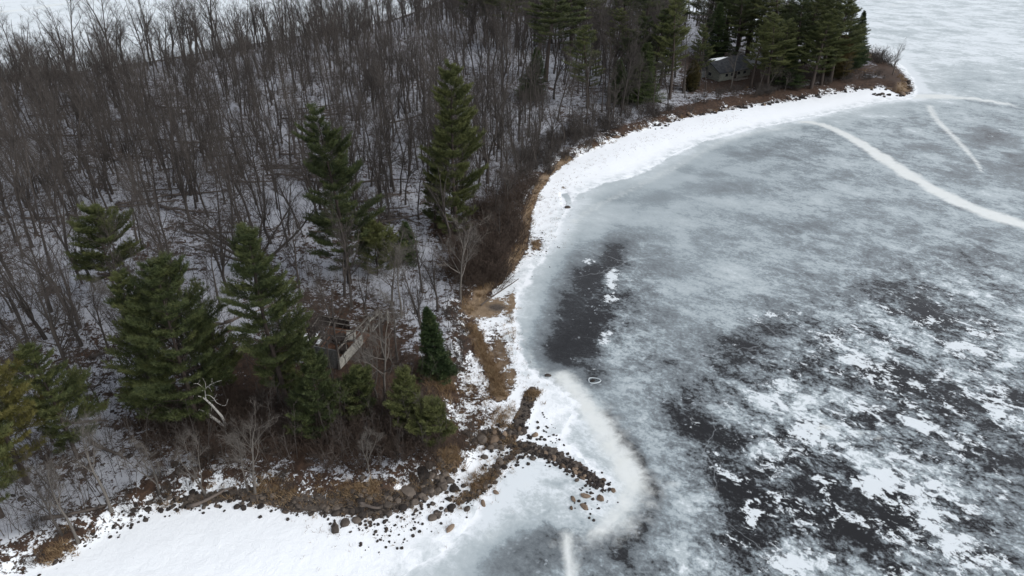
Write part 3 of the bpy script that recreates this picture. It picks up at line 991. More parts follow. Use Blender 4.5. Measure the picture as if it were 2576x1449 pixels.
# towards the tip
FARP = [((conifer_meshes(201, 20, 8, .22, "pine", PINE, .75)), 20, 8), ((conifer_meshes(202, 20, 7, .30, "pine", PINE, .75, .1)), 20, 7),
        ((conifer_meshes(203, 18, 6, .05, "spruce", SPRUCE, .75)), 18, 6), ((conifer_meshes(204, 14, 5, .0, "cedar", CEDAR, .8)), 14, 5),
        ((conifer_meshes(205, 20, 9, .45, "pine", PINE, .75)), 20, 9)]
GP = "pines and spruces towards the tip"
for (u, v, vt, w, k, lab) in [
        (1478, 272, 66, 92, 1, "slender dark pine standing over the brushy middle of the bay"),
        (1372, 205, -12, 150, 4, "high-crowned pine cut by the top edge above the middle woods"),
        (1240, 95, -60, 120, 4, "dark pine cut by the top edge left of the high-crowned pine"),
        (1190, 85, -50, 90, 1, "leftmost dark pine along the top edge"),
        (1436, 130, -60, 100, 1, "dark pine at the top edge right of the high-crowned pine"),
        (1590, 232, 40, 86, 0, "full pine left of the tall pair before the snowy gap"),
        (1640, 240, 20, 96, 0, "left one of the tall pine pair before the snowy gap"),
        (1684, 250, -20, 80, 1, "right one of the tall pine pair beside the snowy gap"),
        (1545, 190, 20, 70, 1, "thin shaded pine behind the full pine"),
        (1800, 158, 10, 66, 2, "olive spruce standing behind the far cabin"),
        (1850, 160, -50, 100, 0, "dark pine at the top edge behind the far cabin's ridge"),
        (1928, 224, 34, 90, 0, "bright-tipped pine overhanging the far cabin's right end"),
        (1945, 165, -60, 110, 1, "black-green pine cut by the top edge above the far cabin"),
        (1990, 205, -10, 100, 0, "wide pine in the middle of the tip's dark grove"),
        (2040, 222, 20, 95, 0, "pine with low boughs at the front of the tip's grove"),
        (1975, 215, 95, 66, 2, "short spruce in front of the tip's grove"),
        (2025, 160, -50, 90, 1, "tall pine rising at the back of the tip's grove"),
        (2088, 205, -15, 90, 1, "tall pine with see-through top near the tip"),
        (2098, 196, 86, 72, 3, "dark rusty cedar at the right front of the tip's grove"),
        (2148, 168, 28, 44, 2, "narrow spruce standing last towards the tip"),
        (2125, 175, 60, 60, 2, "spruce just left of the tip's last narrow spruce"),
        (2060, 130, -40, 80, 0, "pine on the far side of the tip's grove"),
        (1740, 230, 150, 34, 3, "small cedar left of the far cabin's gable"),
        (1888, 222, 60, 70, 1, "thin pine crossing the right end of the far cabin's roof"), (1752, 222, 60, 50, 1, "thin pine left of the far cabin's front corner"),
        (1700, 110, -10, 60, 1, "far pine beyond the snowy gap"),
        (1300, 120, -70, 130, 4, "broad pine at the top edge between two darker ones"), (1500, 120, -50, 110, 1, "hazy dark pine above the slender bay pine"),
        (1565, 110, -60, 100, 0, "back-row pine at the top edge above the full pine"), (1620, 130, -60, 110, 1, "back-row pine above the tall pine pair"),
        (1660, 215, 60, 90, 0, "dark pine wedged behind the tall pine pair"), (1610, 255, 110, 80, 2, "low dark spruce at the foot of the tall pine pair"),
        (1770, 120, -70, 100, 1, "back-row pine above the snowy gap"), (1820, 130, -60, 120, 0, "back-row pine over the far cabin's left end"),
        (1880, 140, -60, 120, 0, "back-row pine over the far cabin's chimney"), (1938, 172, 10, 100, 0, "dark pine close behind the far cabin's right corner"),
        (1960, 218, 50, 90, 0, "low-boughed pine right of the far cabin"), (2010, 190, -30, 110, 0, "heavy pine in the middle back of the tip's grove"),
        (2065, 214, 40, 90, 0, "bushy pine at the shore front of the tip's grove"), (2075, 180, -50, 100, 0, "heavy pine at the back right of the tip's grove"),
        (2118, 188, 10, 80, 0, "ragged pine beside the rusty cedar"), (1340, 250, 120, 60, 2, "small dark spruce in the grey wood under the high-crowned pine"),
        (1560, 260, 150, 60, 2, "small dark spruce in brush left of the pine pair")]:
    conifer(u, v, vt, w * 1.2, 0, "", None, "spruce_tree" if k == 2 else "cedar_tree" if k == 3 else "pine_tree", lab,
            "spruce tree" if k == 2 else "cedar tree" if k == 3 else "pine tree", GP, mesh_from=FARP[k])

# ------------------------------------------------------------------ bare hardwoods
BT = [bare_tree_meshes(301, 17, "upright"), bare_tree_meshes(302, 18, "upright"), bare_tree_meshes(303, 16, "forked", nl=18), bare_tree_meshes(304, 15, "spreading", nl=16),
      bare_tree_meshes(305, 18, "upright", nl=12), bare_tree_meshes(306, 17, "forked", nl=18), bare_tree_meshes(307, 14, "upright", nl=12), bare_tree_meshes(308, 19, "upright", nl=18)]
BT_H = [17, 18, 16, 15, 18, 17, 14, 19]
PALE = [bare_tree_meshes(331, 11, "spreading", 1.0, BARK_PALE, 13), bare_tree_meshes(332, 12, "upright", 1.0, BARK_PALE, 13), bare_tree_meshes(333, 7, "forked", 1.0, BARK_PALE, 12)]
PALE_H = [11, 12, 7]


def put_tree(meshes, H0, b, H, name, label, cat="bare tree", group=None, lean=(0, 0), rz=None, widen=1.0):
    s = H / H0
    o = empty(name, (b[0], b[1], b[2] - 0.08), (lean[0], lean[1], random.uniform(0, 6.28) if rz is None else rz))
    o.scale = (s * widen, s * widen, s)
    tag(o, label, cat, group)
    link("trunk", meshes[0], o)
    link("crown", meshes[1], o)
    return o


def special(u, v, vt, meshes, H0, label, widen=1.0, lean=(0, 0), name="bare_tree", rz=None):
    b, H = rise(u, v, vt)
    TREES_XY.append((b[0], b[1], 1.8))
    return put_tree(meshes, H0, b, H, name, label, "bare tree", None, lean, rz, widen)


special(655, 690, 440, bare_tree_meshes(341, 13, "fan", 1.2, None, 46), 13, "dark many-stemmed tree fanning out behind the thin-topped pine", 1.1)
special(1158, 752, 560, PALE[0], 11, "grey spreading bare tree in front of the brown thicket by the beach")
special(1063, 868, 690, BT[2], 16, "dark bare tree just left of the small conical spruce")
special(852, 928, 700, BT[3], 15, "bare tree growing right against the near corner of the ruined cabin")
special(967, 1012, 800, PALE[0], 11, "pale bare tree with drooping twisted limbs below the cabin")
special(968, 905, 745, BT[1], 18, "bare tree at the right end of the ruined cabin")
special(1010, 800, 640, PALE[1], 12, "grey tree in the tangle behind the ruined cabin")
special(130, 785, 560, BT[3], 15, "thickest bare trunk on a patch of rusty leaves left of the layered pine")
special(370, 960, 730, PALE[1], 12, "thin pale tree on open snow left of the widest pine", 1.2)
special(195, 1362, 1195, PALE[1], 12, "pale bare tree leaning left at the lower left shore, nearest its stones", 1.1)
special(280, 1285, 1085, PALE[1], 12, "pale straight-stemmed tree above the lower left shore's long log", 1.1)
special(155, 1345, 1180, BT[3], 15, "grey tree at the lower left corner's bank")
special(642, 1245, 1080, PALE[0], 11, "pale twiggy tree standing in the gap of brown brush", 1.1)
special(625, 1235, 1095, PALE[1], 12, "thin pale stem just left of the twiggy tree at the brush gap")
special(517, 1245, 1120, PALE[2], 7, "short grey tree above the left end of the stone bank")
special(400, 1240, 1120, PALE[2], 7, "short forked grey tree between log and stone bank")
special(928, 1185, 1090, PALE[2], 7, "small pale gnarled tree on the snow gap in brown brush")
special(1180, 1128, 1055, BT[6], 14, "tiny leafless sapling standing on the snow above the stone spit")
special(700, 1015, 830, BT[4], 18, "bare tree rising through the thin-topped pine's left side")

special(1000, 905, 745, PALE[1], 12, "thin grey tree on rusty leaves right of the ruined cabin")
special(925, 800, 655, BT[5], 17, "dark forked tree just behind the ruined cabin")
special(985, 770, 620, PALE[0], 11, "wide grey tangle-crowned tree above the ruined cabin", 1.2)
special(1045, 790, 640, BT[6], 14, "slim dark tree behind the small conical spruce")
special(830, 800, 660, BT[6], 14, "dark bare tree behind the cabin's left end")
special(948, 1000, 870, PALE[2], 7, "slender twisted grey tree below the cabin's beach wall", 1.1)
special(1838, 222, 130, PALE[0], 11, "thin bare tree in front of the far cabin")
special(1775, 228, 140, BT[6], 14, "bare tree at the far cabin's left wall")
special(985, 470, 250, BT[3], 15, "big dark tree between the two tallest pines", 1.1)
special(980, 560, 385, BT[2], 16, "black forked trunk close to the left of the tallest pine")

# the scatter of the woods
cand = []
R = np.random.default_rng(55)
for gy_ in np.arange(30, 470, 3.1):
    half = 0.80 * (gy_ * CP + CAM_H * SP) + 12
    for gx_ in np.arange(-half, half, 3.1):
        cand.append((gx_ + R.uniform(-1.4, 1.4), gy_ + R.uniform(-1.4, 1.4)))
cand = np.array(cand)
cd = sdist(cand, LAND)
cuv, cdep = project(np.column_stack([cand, np.full(len(cand), 3.0)]))
ok = (cd > 2.2) & (cuv[:, 0] > -160) & (cuv[:, 0] < 2300) & (cuv[:, 1] < 1470)
dens = np.full(len(cand), 0.74)
dens *= np.where(cuv[:, 1] > 560, 0.92, 1.0)
dens *= np.where(cuv[:, 1] > 1000, 0.75, 1.0)
dens *= np.where((cuv[:, 0] > 560) & (cuv[:, 1] > 780), 0.35, 1.0)
dens *= np.where((cuv[:, 0] > 1000) & (cuv[:, 1] < 300), 0.55, 1.0)
for s in [(760, 570, 60, 50, 0, .8), (1085, 640, 46, 60, 0, .8), (330, 970, 60, 40, 0, .5), (870, 880, 90, 60, 0, 1.0), (1830, 205, 120, 45, 0, 1.0), (1830, 215, 110, 30, 0, 1.0), (1730, 110, 40, 60, 0, .8), (2180, 170, 80, 50, 0, 1.0),
          (1250, 620, 70, 90, 0, .5), (1000, 1030, 150, 70, 0, .6), (620, 860, 60, 40, 0, .5), (520, 380, 80, 50, 0, .4), (700, 1130, 300, 60, 0, .5)]:
    dens *= 1 - s[5] * blob(cand, *s[:5], 4)
dens *= np.clip(1 + 1.3 * vnoise(cand, 0.06, 71, 3), 0.12, 1.5)
ok &= R.random(len(cand)) < dens
for (x, y, r) in TREES_XY:
    ok &= (cand[:, 0] - x) ** 2 + (cand[:, 1] - y) ** 2 > r * r
# the sightlines to the nearer conifers are kept open, as the wood leaves them
cz = land_height(cand)
ctop, _ = project(np.column_stack([cand, cz + 12.0]))
for (u, vt, vb, wpx, dep) in CONIFER_BOX:
    if dep < 140:
        hit = (np.abs(cuv[:, 0] - u) < .45 * wpx) & (cdep < dep) & (cuv[:, 1] > vt) & (ctop[:, 1] < vt + .65 * (vb - vt))
        ok &= ~(hit & (R.random(len(cand)) < .86))
farshore = W(FAR_PX, 3)
fd, _ = ldist(cand, farshore)
left = smooth(1150, 950, cuv[:, 0])
ok &= ~((R.random(len(cand)) < .62 * left) & (fd < 26))
sel = np.where(ok)[0]
sel = sel[np.argsort(cdep[sel])]
sz = cz[sel]
sh = (.58 + .56 * R.uniform(0, 1, len(sel)) ** .8) * np.where(cuv[sel, 1] > 1000, .6, 1.0)
# the middle of the left wood is younger and lower than the trees of its far shore
young = left[sel] * smooth(14, 34, fd[sel])
sh = sh * (1 + .18 * left[sel] * (1 - smooth(14, 30, fd[sel]))) * (1 - .32 * young) * (1 - .14 * (1 - left[sel]))
# crowns lower near the open shore of the bay
sh *= 0.62 + 0.38 * smooth(3, 14, cd[sel])
sk = R.integers(0, len(BT), len(sel))
N_ONE = 300
FORM = ["straight tall", "straight", "forked", "wide-spreading", "sparse tall", "many-forked", "slender", "bushy-topped"]
ZONES = [(lambda u, v: v > 1000 and u < 260, "on the snowy bank in the lower left corner"), (lambda u, v: v > 1000 and u < 480, "on the snowy slope above the long shore log"),
         (lambda u, v: v > 1000, "behind the lower stone bank"),
         (lambda u, v: u < 130 and v > 760, "above the yellowish pine"), (lambda u, v: u < 300 and v > 760, "above the small dark pine"),
         (lambda u, v: u < 250 and v > 560, "left of the flat layered pine"), (lambda u, v: u < 480 and v > 700, "between layered pine and widest pine"),
         (lambda u, v: u < 640 and v > 560, "between the layered pine and the many-stemmed tree"),
         (lambda u, v: u < 800 and v > 560, "on the snow behind the thin-topped pine"),
         (lambda u, v: u < 1010 and v > 700, "in the tangle around the ruined cabin"),
         (lambda u, v: u < 1110 and v > 560, "near the foot of the tall open pine"),
         (lambda u, v: v > 560, "above the brown beach thicket"), (lambda u, v: u >= 1100 and v > 420, "in brush right of the tallest pine"),
         (lambda u, v: u < 160, "in the grey wood at the left edge"), (lambda u, v: u < 320, "in the grey wood above the layered pine"),
         (lambda u, v: u < 480, "in the wood left of the fallen logs"), (lambda u, v: u < 640, "among the fallen logs"), (lambda u, v: u < 800, "in the snowy wood left of the tall open pine"),
         (lambda u, v: u < 1000, "behind the tall open pine"), (lambda u, v: True, "behind the tallest dense pine")]
for n_, i in enumerate(sel[:N_ONE]):
    u, v = cuv[i]
    k = sk[n_]
    lab = FORM[k] + " bare tree " + [z[1] for z in ZONES if z[0](u, v)][0]
    put_tree(BT[k], BT_H[k], (cand[i, 0], cand[i, 1], sz[n_]), BT_H[k] * sh[n_], "bare_tree", lab, "bare tree", "bare hardwoods of the wooded point",
             (R.normal() * .05, R.normal() * .05), R.uniform(0, 6.28))


# everything beyond the 300 nearest, and the undergrowth: one object each, grown from points
def grove(name, protos, pos, rot, scl, idx, kind='stuff'):
    pc = bpy.data.collections.new(name + "_kinds")
    for k, pr in enumerate(protos):
        for me in (pr if isinstance(pr, tuple) else (pr,)):
            pass
        o = bpy.data.objects.new("kind_%02d" % k, joined(pr))
        pc.objects.link(o)
    me = bpy.data.meshes.new(name)
    me.vertices.add(len(pos))
    me.vertices.foreach_set("co", np.asarray(pos, np.float32).ravel())
    for key, typ, val in (("turn", 'FLOAT_VECTOR', rot), ("size", 'FLOAT', scl), ("pick", 'INT', idx)):
        a = me.attributes.new(key, typ, 'POINT')
        a.data.foreach_set("vector" if typ == 'FLOAT_VECTOR' else "value", np.asarray(val, np.int32 if typ == 'INT' else np.float32).ravel())
    o = link(name, me)
    ng = bpy.data.node_groups.new(name, 'GeometryNodeTree')
    ng.interface.new_socket("Geometry", in_out='INPUT', socket_type='NodeSocketGeometry')
    ng.interface.new_socket("Geometry", in_out='OUTPUT', socket_type='NodeSocketGeometry')
    N, L = ng.nodes, ng.links
    gi, go = N.new("NodeGroupInput"), N.new("NodeGroupOutput")
    ci = N.new("GeometryNodeCollectionInfo")
    ci.inputs["Collection"].default_value = pc
    ci.inputs["Separate Children"].default_value = True
    ci.inputs["Reset Children"].default_value = True
    iop = N.new("GeometryNodeInstanceOnPoints")
    iop.inputs["Pick Instance"].default_value = True

    def na(key, typ):
        n = N.new("GeometryNodeInputNamedAttribute")
        n.data_type = typ
        n.inputs["Name"].default_value = key
        return n.outputs["Attribute"]
    L.new(gi.outputs[0], iop.inputs["Points"])
    L.new(ci.outputs[0], iop.inputs["Instance"])
    L.new(na("pick", 'INT'), iop.inputs["Instance Index"])
    e2r = N.new("FunctionNodeEulerToRotation")
    L.new(na("turn", 'FLOAT_VECTOR'), e2r.inputs[0])
    L.new(e2r.outputs[0], iop.inputs["Rotation"])
    L.new(na("size", 'FLOAT'), iop.inputs["Scale"])
    L.new(iop.outputs[0], go.inputs[0])
    md = o.modifiers.new("grow", 'NODES')
    md.node_group = ng
    tag(o, kind=kind)
    return o


def joined(pr):
    if not isinstance(pr, tuple):
        return pr
    bm = bmesh.new()
    for me in pr:
        bm.from_mesh(me)
    me = bpy.data.meshes.new("joined")
    bm.to_mesh(me)
    bm.free()
    me.materials.append(pr[0].materials[0])
    return me


rest = sel[N_ONE:]
if len(rest):
    nr = len(rest)
    grove("distant_woods", BT, np.column_stack([cand[rest], sz[N_ONE:] - .08]),
          np.column_stack([R.normal(size=nr) * .05, R.normal(size=nr) * .05, R.uniform(0, 6.28, nr)]), sh[N_ONE:], sk[N_ONE:])
print("bare trees", len(sel))


def scatter(n, box, dmin, dmax, dens=None, seed=0):
    """n random spots in the picture box (u0, v0, u1, v1) lying dmin..dmax metres inside the land outline."""
    r = np.random.default_rng(seed)
    q = np.array([at0(r.uniform(box[0], box[2]), r.uniform(box[1], box[3])) for _ in range(n)])
    d = sdist(q, LAND)
    k = (d > dmin) & (d < dmax)
    q = q[k]
    return np.column_stack([q, land_height(q, d[k])])


SAP = [sapling_mesh(401 + k, 4.0) for k in range(5)]
u1 = scatter(2600, (-60, 560, 1330, 1400), 1.5, 200, seed=1)
u2 = scatter(3600, (-60, 170, 1900, 560), 1.5, 400, seed=2)
up = np.vstack([u1, u2])
uu, _ = project(up)
kk = np.ones(len(up), bool)
for s in [(760, 570, 60, 50, 0, .8), (870, 880, 90, 60, 0, 1.0), (1830, 205, 120, 45, 0, 1.0)]:
    kk &= R.random(len(up)) > s[5] * blob(up[:, :2], *s[:5], 4)
up = up[kk]
nu = len(up)
grove("undergrowth", SAP, up, np.column_stack([R.normal(size=nu) * .12, R.normal(size=nu) * .12, R.uniform(0, 6.28, nu)]),
      R.uniform(.3, 1.25, nu) ** 1.3, R.integers(0, 5, nu))

# ------------------------------------------------------------------ shrubs of the shore, each its own
SH = [shrub_mesh(421 + k, 2.2, 2.6, 24) for k in range(4)]
SHG = [shrub_mesh(431 + k, 1.6, 1.8, 18, BARK) for k in range(3)]


SHRUBS = []


def shrub(p, s, meshes, label, group):
    SHRUBS.append((p, s * random.uniform(.75, 1.25), random.randrange(len(meshes)), meshes, label, group, random.uniform(0, 6.28)))


def third(line, q):
    """Which third of a row, as one sees it, the spot q lies in."""
    line = np.asarray(line, float)
    ext = line.max(0) - line.min(0)
    k = 0 if ext[0] >= ext[1] else 1
    uv, _d = project([[q[0], q[1], 0.5]])
    f = (uv[0, k] - line[:, k].min()) / max(ext[k], 1)
    words = (("left end", "middle", "right end"), ("upper end", "middle", "lower end"))[k]
    return words[0 if f < .33 else 1 if f < .67 else 2]


def thicket(n, line, w, s, meshes, label, group, seed):
    r = np.random.default_rng(seed)
    base_label = label
    ln = W(line, 4)
    for k in range(n):
        t = r.uniform(0, 1) * (len(ln) - 1.001)
        i = int(t)
        q = ln[i] + (ln[i + 1] - ln[i]) * (t - i) + r.normal(size=2) * w
        if sdist(q[None], LAND)[0] < -.2:
            continue
        shrub((q[0], q[1], land_height(q)[0]), s, meshes, base_label + ", " + third(line, q), group)


thicket(110, [(1195, 735), (1225, 690), (1250, 640), (1270, 585), (1285, 530), (1300, 490)], 2.3, 1.45, SH, "brown leafless shrub in the thicket along the beach", "shrubs of the brown beach thicket", 1)
thicket(170, [(1315, 465), (1365, 415), (1440, 368), (1520, 330), (1640, 295)], 2.8, 1.35, SHG, "grey leafless shrub in the brush along the bay's snow edge", "shrubs along the bay's snow edge", 2)
thicket(80, [(680, 1120), (800, 1115), (880, 1105), (960, 1120), (1050, 1140)], 2.0, .95, SH, "brown shrub of the low brush below the cabin's pines", "shrubs of the brush below the cabin", 3)
thicket(40, [(440, 1110), (560, 1110), (640, 1130)], 2.2, .9, SH, "brown shrub below the dead white birch", "shrubs below the birch", 4)
thicket(16, [(2185, 150), (2215, 158), (2240, 172)], 2.4, 1.9, SHG, "dark bare shrub clustered at the very tip of the point", "shrubs at the tip", 5)
thicket(22, [(1150, 800), (1160, 850), (1150, 900), (1140, 950)], 1.0, .7, SHG, "thin grey shrub between the conical spruce and the beach", "shrubs beside the conical spruce", 6)
thicket(40, [(60, 1400), (200, 1340), (330, 1290), (450, 1235), (600, 1215), (800, 1240)], 1.8, .6, SHG, "small grey shrub poking from snow along the lower stone bank", "shrubs on the lower bank", 7)
thicket(90, [(1650, 305), (1790, 258), (1900, 246), (2000, 232), (2100, 216), (2200, 205)], 1.6, 1.0, SHG, "low brown shrub along the far cabin's shore", "shrubs on the far cabin's shore", 8)
thicket(50, [(0, 225), (200, 200), (420, 170), (640, 135), (860, 95), (1000, 62)], 3.0, 2.0, SHG, "dark brush shrub along the far side's lake edge", "shrubs along the far lake edge", 9)

_, shd = project(np.array([(q[0][0], q[0][1], q[0][2]) for q in SHRUBS]))
order = np.argsort(shd / np.array([q[1] for q in SHRUBS]))
for i in order[:285]:
    p, sc, k, meshes, label, group, a = SHRUBS[i]
    tag(link("bare_shrub", meshes[k], None, (p[0], p[1], p[2] - .05), (0, 0, a), sc), label, "shrub", group)
restS = [SHRUBS[i] for i in order[285:]]
grove("distant_brush", SH + SHG, [(q[0][0], q[0][1], q[0][2] - .05) for q in restS], [(0, 0, q[6]) for q in restS], [q[1] for q in restS],
      [q[2] + (0 if q[3] is SH else len(SH)) for q in restS])

# ------------------------------------------------------------------ dead birch, fallen logs
bb = at(575, 1077)
o = empty("dead_birch", bb)
tag(o, "dead white birch leaning up-left with bare crooked limbs", "dead tree")
mb = MB()


def lift(u, v, h):
    """Point h metres above the ground near the birch, seen at (u, v)."""
    q = at0(u, v, bb[2] + h)
    return np.array([q[0], q[1], bb[2] + h]) - bb


# crop pixels of the birch -> picture
def C(x, y):
    return (700 + x * 250 / 1449) * 0.644, (1450 + y * 250 / 1449) * 0.644


mb.tube([lift(*C(1090, 1290), 0), lift(*C(960, 1020), 1.6), lift(*C(740, 770), 3.2), lift(*C(600, 640), 4.2)], [.13, .115, .10, .08], 6)
mb.tube([lift(*C(600, 640), 4.2), lift(*C(520, 590), 4.5), lift(*C(435, 565), 4.8)], [.08, .065, .05], 5)
mb.build("trunk", BARK_BIRCH, o, True)
mb = MB()
for path, r in [([(600, 640, 4.2), (590, 520, 4.9), (580, 420, 5.6)], .08), ([(580, 420, 5.6), (650, 340, 6.1), (770, 270, 6.5), (960, 205, 6.9)], .055),
                ([(580, 420, 5.6), (500, 340, 6.0), (410, 280, 6.4), (320, 290, 6.5)], .055), ([(545, 440, 5.5), (440, 450, 5.7), (335, 455, 5.8), (320, 580, 5.4)], .04),
                ([(600, 540, 4.9), (700, 555, 5.0), (790, 630, 4.8), (860, 720, 4.5), (1040, 780, 4.4), (1105, 630, 4.9)], .045), ([(790, 630, 4.8), (860, 500, 5.3)], .025),
                ([(740, 270, 6.4), (745, 160, 6.8)], .025), ([(600, 390, 5.8), (590, 260, 6.2), (530, 150, 6.7)], .03), ([(700, 660, 3.8), (780, 670, 4.0), (880, 635, 4.3)], .03),
                ([(740, 800, 3.1), (725, 920, 2.8)], .025), ([(440, 270, 6.3), (465, 200, 6.6)], .022), ([(650, 340, 6.1), (720, 420, 6.0), (740, 460, 5.9)], .022)]:
    P_ = [lift(*C(x, y), h) for x, y, h in path]
    mb.tube(smooth_line(P_, 3), np.linspace(r * .75, r * .25, (len(P_) - 1) * 3 + 1), 4)
mb.build("limbs", BARK_BIRCH, o, True)
b2 = at(*C(1090, 1310))
o = empty("birch_stem", b2)
tag(o, "snapped white birch stem lying slanted beside the dead birch", "broken stem")
mb = MB()
mb.tube([lift(*C(1085, 1305), .1) + bb - b2, lift(*C(900, 1150), 1.0) + bb - b2, lift(*C(620, 945), 2.2) + bb - b2, lift(*C(445, 875), 2.9) + bb - b2], [.15, .14, .12, .08], 6, True)
mb.tube([lift(*C(620, 945), 2.2) + bb - b2, lift(*C(520, 955), 2.3) + bb - b2, lift(*C(465, 1010), 2.1) + bb - b2], [.06, .05, .04], 4)
mb.build("stem", BARK_BIRCH, o, True)

LOGM = []
for k in range(4):
    r = np.random.default_rng(500 + k)
    mb = MB()
    pts = limb(np.zeros(3), np.array([1.0, 0, 0]), 10, r, 6, 0.0, .035)
    pts[:, 2] = .12 + .05 * r.normal(size=7)
    mb.tube(pts, np.linspace(.19, .09, 7), 6, True)
    for t in r.uniform(.3, .95, 5):
        q, dq = pt_along(pts, t)
        mb.tube(limb(q, turned(dq, .8, r), r.uniform(.5, 1.6), r, 2, .1, .1), [.05, .035, .015], 3)
    LOGM.append(mb.mesh("fallen_log", LOGWOOD, True))


def log(u0, v0, u1, v1, label, group=None, h=.05, thick=1.0):
    a, b = at(u0, v0), at(u1, v1)
    d = b - a
    L = np.linalg.norm(d)
    o = link("fallen_log", LOGM[random.randrange(4)], None, (a[0], a[1], a[2] + h),
             (random.uniform(-.5, .5), -math.asin(np.clip(d[2] / L, -1, 1)), math.atan2(d[1], d[0])), (L / 10, thick, thick))
    tag(o, label, "log", group)


log(105, 1310, 270, 1265, "long dark log lying along the lower left shore above the stones")
log(40, 1050, 195, 1015, "thick fallen log on open snow beside the small dark pine")
log(380, 1085, 480, 985, "dark fallen trunk slanting up the slope left of the birch")
log(565, 815, 700, 770, "fallen trunk on the snow behind the widest pine")
log(720, 1010, 790, 1005, "short log on snow below the ruined cabin's left side")
log(1640, 250, 1735, 280, "long fallen trunk dipping to the far shore by the far cabin")
log(1000, 540, 1060, 560, "fallen trunk on snow between the two tallest pines")
log(1210, 770, 1300, 700, "thin pale fallen stem across the tan grass at the beach thicket", None, .05, .5)
log(470, 1278, 590, 1240, "weathered log lying on top of the lower stone bank")
log(900, 1265, 960, 1268, "bleached driftwood log among dark stones of the lower bank")
log(1100, 590, 1135, 640, "short log on snow below the tallest pine")
r = np.random.default_rng(77)
for k in range(60):
    u, v = r.uniform(60, 980), r.uniform(300, 640)
    p = at0(u, v)
    if sdist(p[None], LAND)[0] < 6:
        continue
    L = r.uniform(4.5, 11)
    a = r.normal(.25, .35)
    e = p + L * np.array([math.cos(a), math.sin(a)])
    (uv0, uv1), _ = project([[p[0], p[1], 3], [e[0], e[1], 3]])
    log(uv0[0], uv0[1], uv1[0], uv1[1], ("long" if L > 8 else "short" if L < 6 else "grey") + " fallen log on the snow " + ("in the grey wood's upper part" if v < 400 else "above the layered pine" if u < 420 else "left of the many-stemmed tree" if u < 600 else "behind the many-stemmed tree" if u < 780 else "beside the tall open pine"), "fallen logs of the wood", r.uniform(0, .5))
for k in range(14):
    u, v = r.uniform(20, 560), r.uniform(700, 1200)
    p = at0(u, v)
    L, a = r.uniform(2, 5), r.normal(.2, .5)
    e = p + L * np.array([math.cos(a), math.sin(a)])
    (uv0, uv1), _ = project([[p[0], p[1], 3], [e[0], e[1], 3]])
    log(uv0[0], uv0[1], uv1[0], uv1[1], "short broken branch log on the snowy slope at the left", "branch logs of the left slope")

# ------------------------------------------------------------------ rocks
def mat_rock(name, c0, c1, c2):
    m = NT(name)
    k = m.math('MULTIPLY_ADD', m.math('SUBTRACT', m.random(), .5), 0.7, m.noise(1.6, 6, 0.65))
    m.set(color=m.ramp(k, [(0.25, c0), (0.5, c1), (0.8, c2)]), rough=0.85, spec=0.25, normal=m.bump(m.noise(6, 4), 0.5, 0.05))
    return m.m


ROCK = mat_rock("dark_stone", (0.022, 0.018, 0.016), (0.056, 0.046, 0.039), (0.120, 0.098, 0.080))
ROCK_BROWN = mat_rock("brown_stone", (0.085, 0.060, 0.042), (0.150, 0.108, 0.076), (0.22, 0.165, 0.12))


def rock_mesh(seed, mat, sub=2, flat=.65):
    r = np.random.default_rng(seed)
    bm = bmesh.new()
    bmesh.ops.create_icosphere(bm, subdivisions=sub, radius=.5)
    ax = [r.normal(size=3) for _ in range(7)]
    ax = [unit(a) for a in ax]
    cut = [r.uniform(.30, .44) for _ in ax]
    st = np.array([r.uniform(.85, 1.25), r.uniform(.75, 1.05), flat * r.uniform(.85, 1.2)])
    for v in bm.verts:
        p = np.array(v.co)
        for a, c in zip(ax, cut):
            h = p @ a
            if h > c:
                p = p - a * (h - c) * .85
        p = p * st * (1 + .05 * r.normal())
        v.co = p * (1 + .06 * math.sin(9 * p[0] + seed) * math.sin(8 * p[1] + 2 * seed))
    me = bpy.data.meshes.new("rock")
    bm.to_mesh(me)
    bm.free()
    me.polygons.foreach_set("use_smooth", [False] * len(me.polygons))
    me.materials.append(mat)
    return me


ROCKS = [rock_mesh(600 + k, ROCK, 1) for k in range(8)]
BOULD = [rock_mesh(620 + k, ROCK) for k in range(5)]
BROWN = [rock_mesh(640 + k, ROCK_BROWN, 2, .55) for k in range(4)]
rocks = []          # x, y, size, label, group, browner


def rk(n, line, w, s0, s1, label, group, seed, power=2.0, brown=0.0):
    r = np.random.default_rng(seed)
    ln = W(line, 4)
    for k in range(n):
        t = r.uniform(0, 1) * (len(ln) - 1.001)
        i = int(t)
        q = ln[i] + (ln[i + 1] - ln[i]) * (t - i) + r.normal(size=2) * w
        size = s0 + (s1 - s0) * r.uniform() ** power
        rocks.append((q[0], q[1], size, ("larger " if size > s0 + .4 * (s1 - s0) else "") + label.replace("little ", "").replace("tiny ", "") + ", " + third(line, q), group, r.uniform() < brown))


GB = "stones of the lower bank"
GS = "stones of the spit"
rk(190, [(395, 1284), (470, 1275), (560, 1258), (650, 1262), (740, 1276), (830, 1284)], .6, .16, .70, "dark stone in the low bank along the lower snowfield", GB, 11, 2.2)
rk(210, [(830, 1284), (930, 1288), (1010, 1270), (1080, 1230), (1130, 1190)], .85, .25, .95, "dark boulder piled in the bank right of the lower snowfield", "boulders piled in the lower bank", 12, 1.8)
rk(120, [(880, 1300), (980, 1320), (1080, 1285), (1150, 1230)], 1.1, .10, .45, "small dark stone scattered on the snow below the boulder bank", "stones scattered on the snow", 13, 2.0)
rk(60, [(900, 1330), (960, 1350), (1030, 1330)], 1.0, .10, .38, "small dark stone far out on the lower snowfield", "stones far out on the snow", 14, 2.0)
rk(140, [(1200, 1125), (1240, 1105), (1290, 1100), (1310, 1125)], .8, .18, .8, "dark stone heaped where the three rows of stones meet", GS, 15, 1.8, .1)
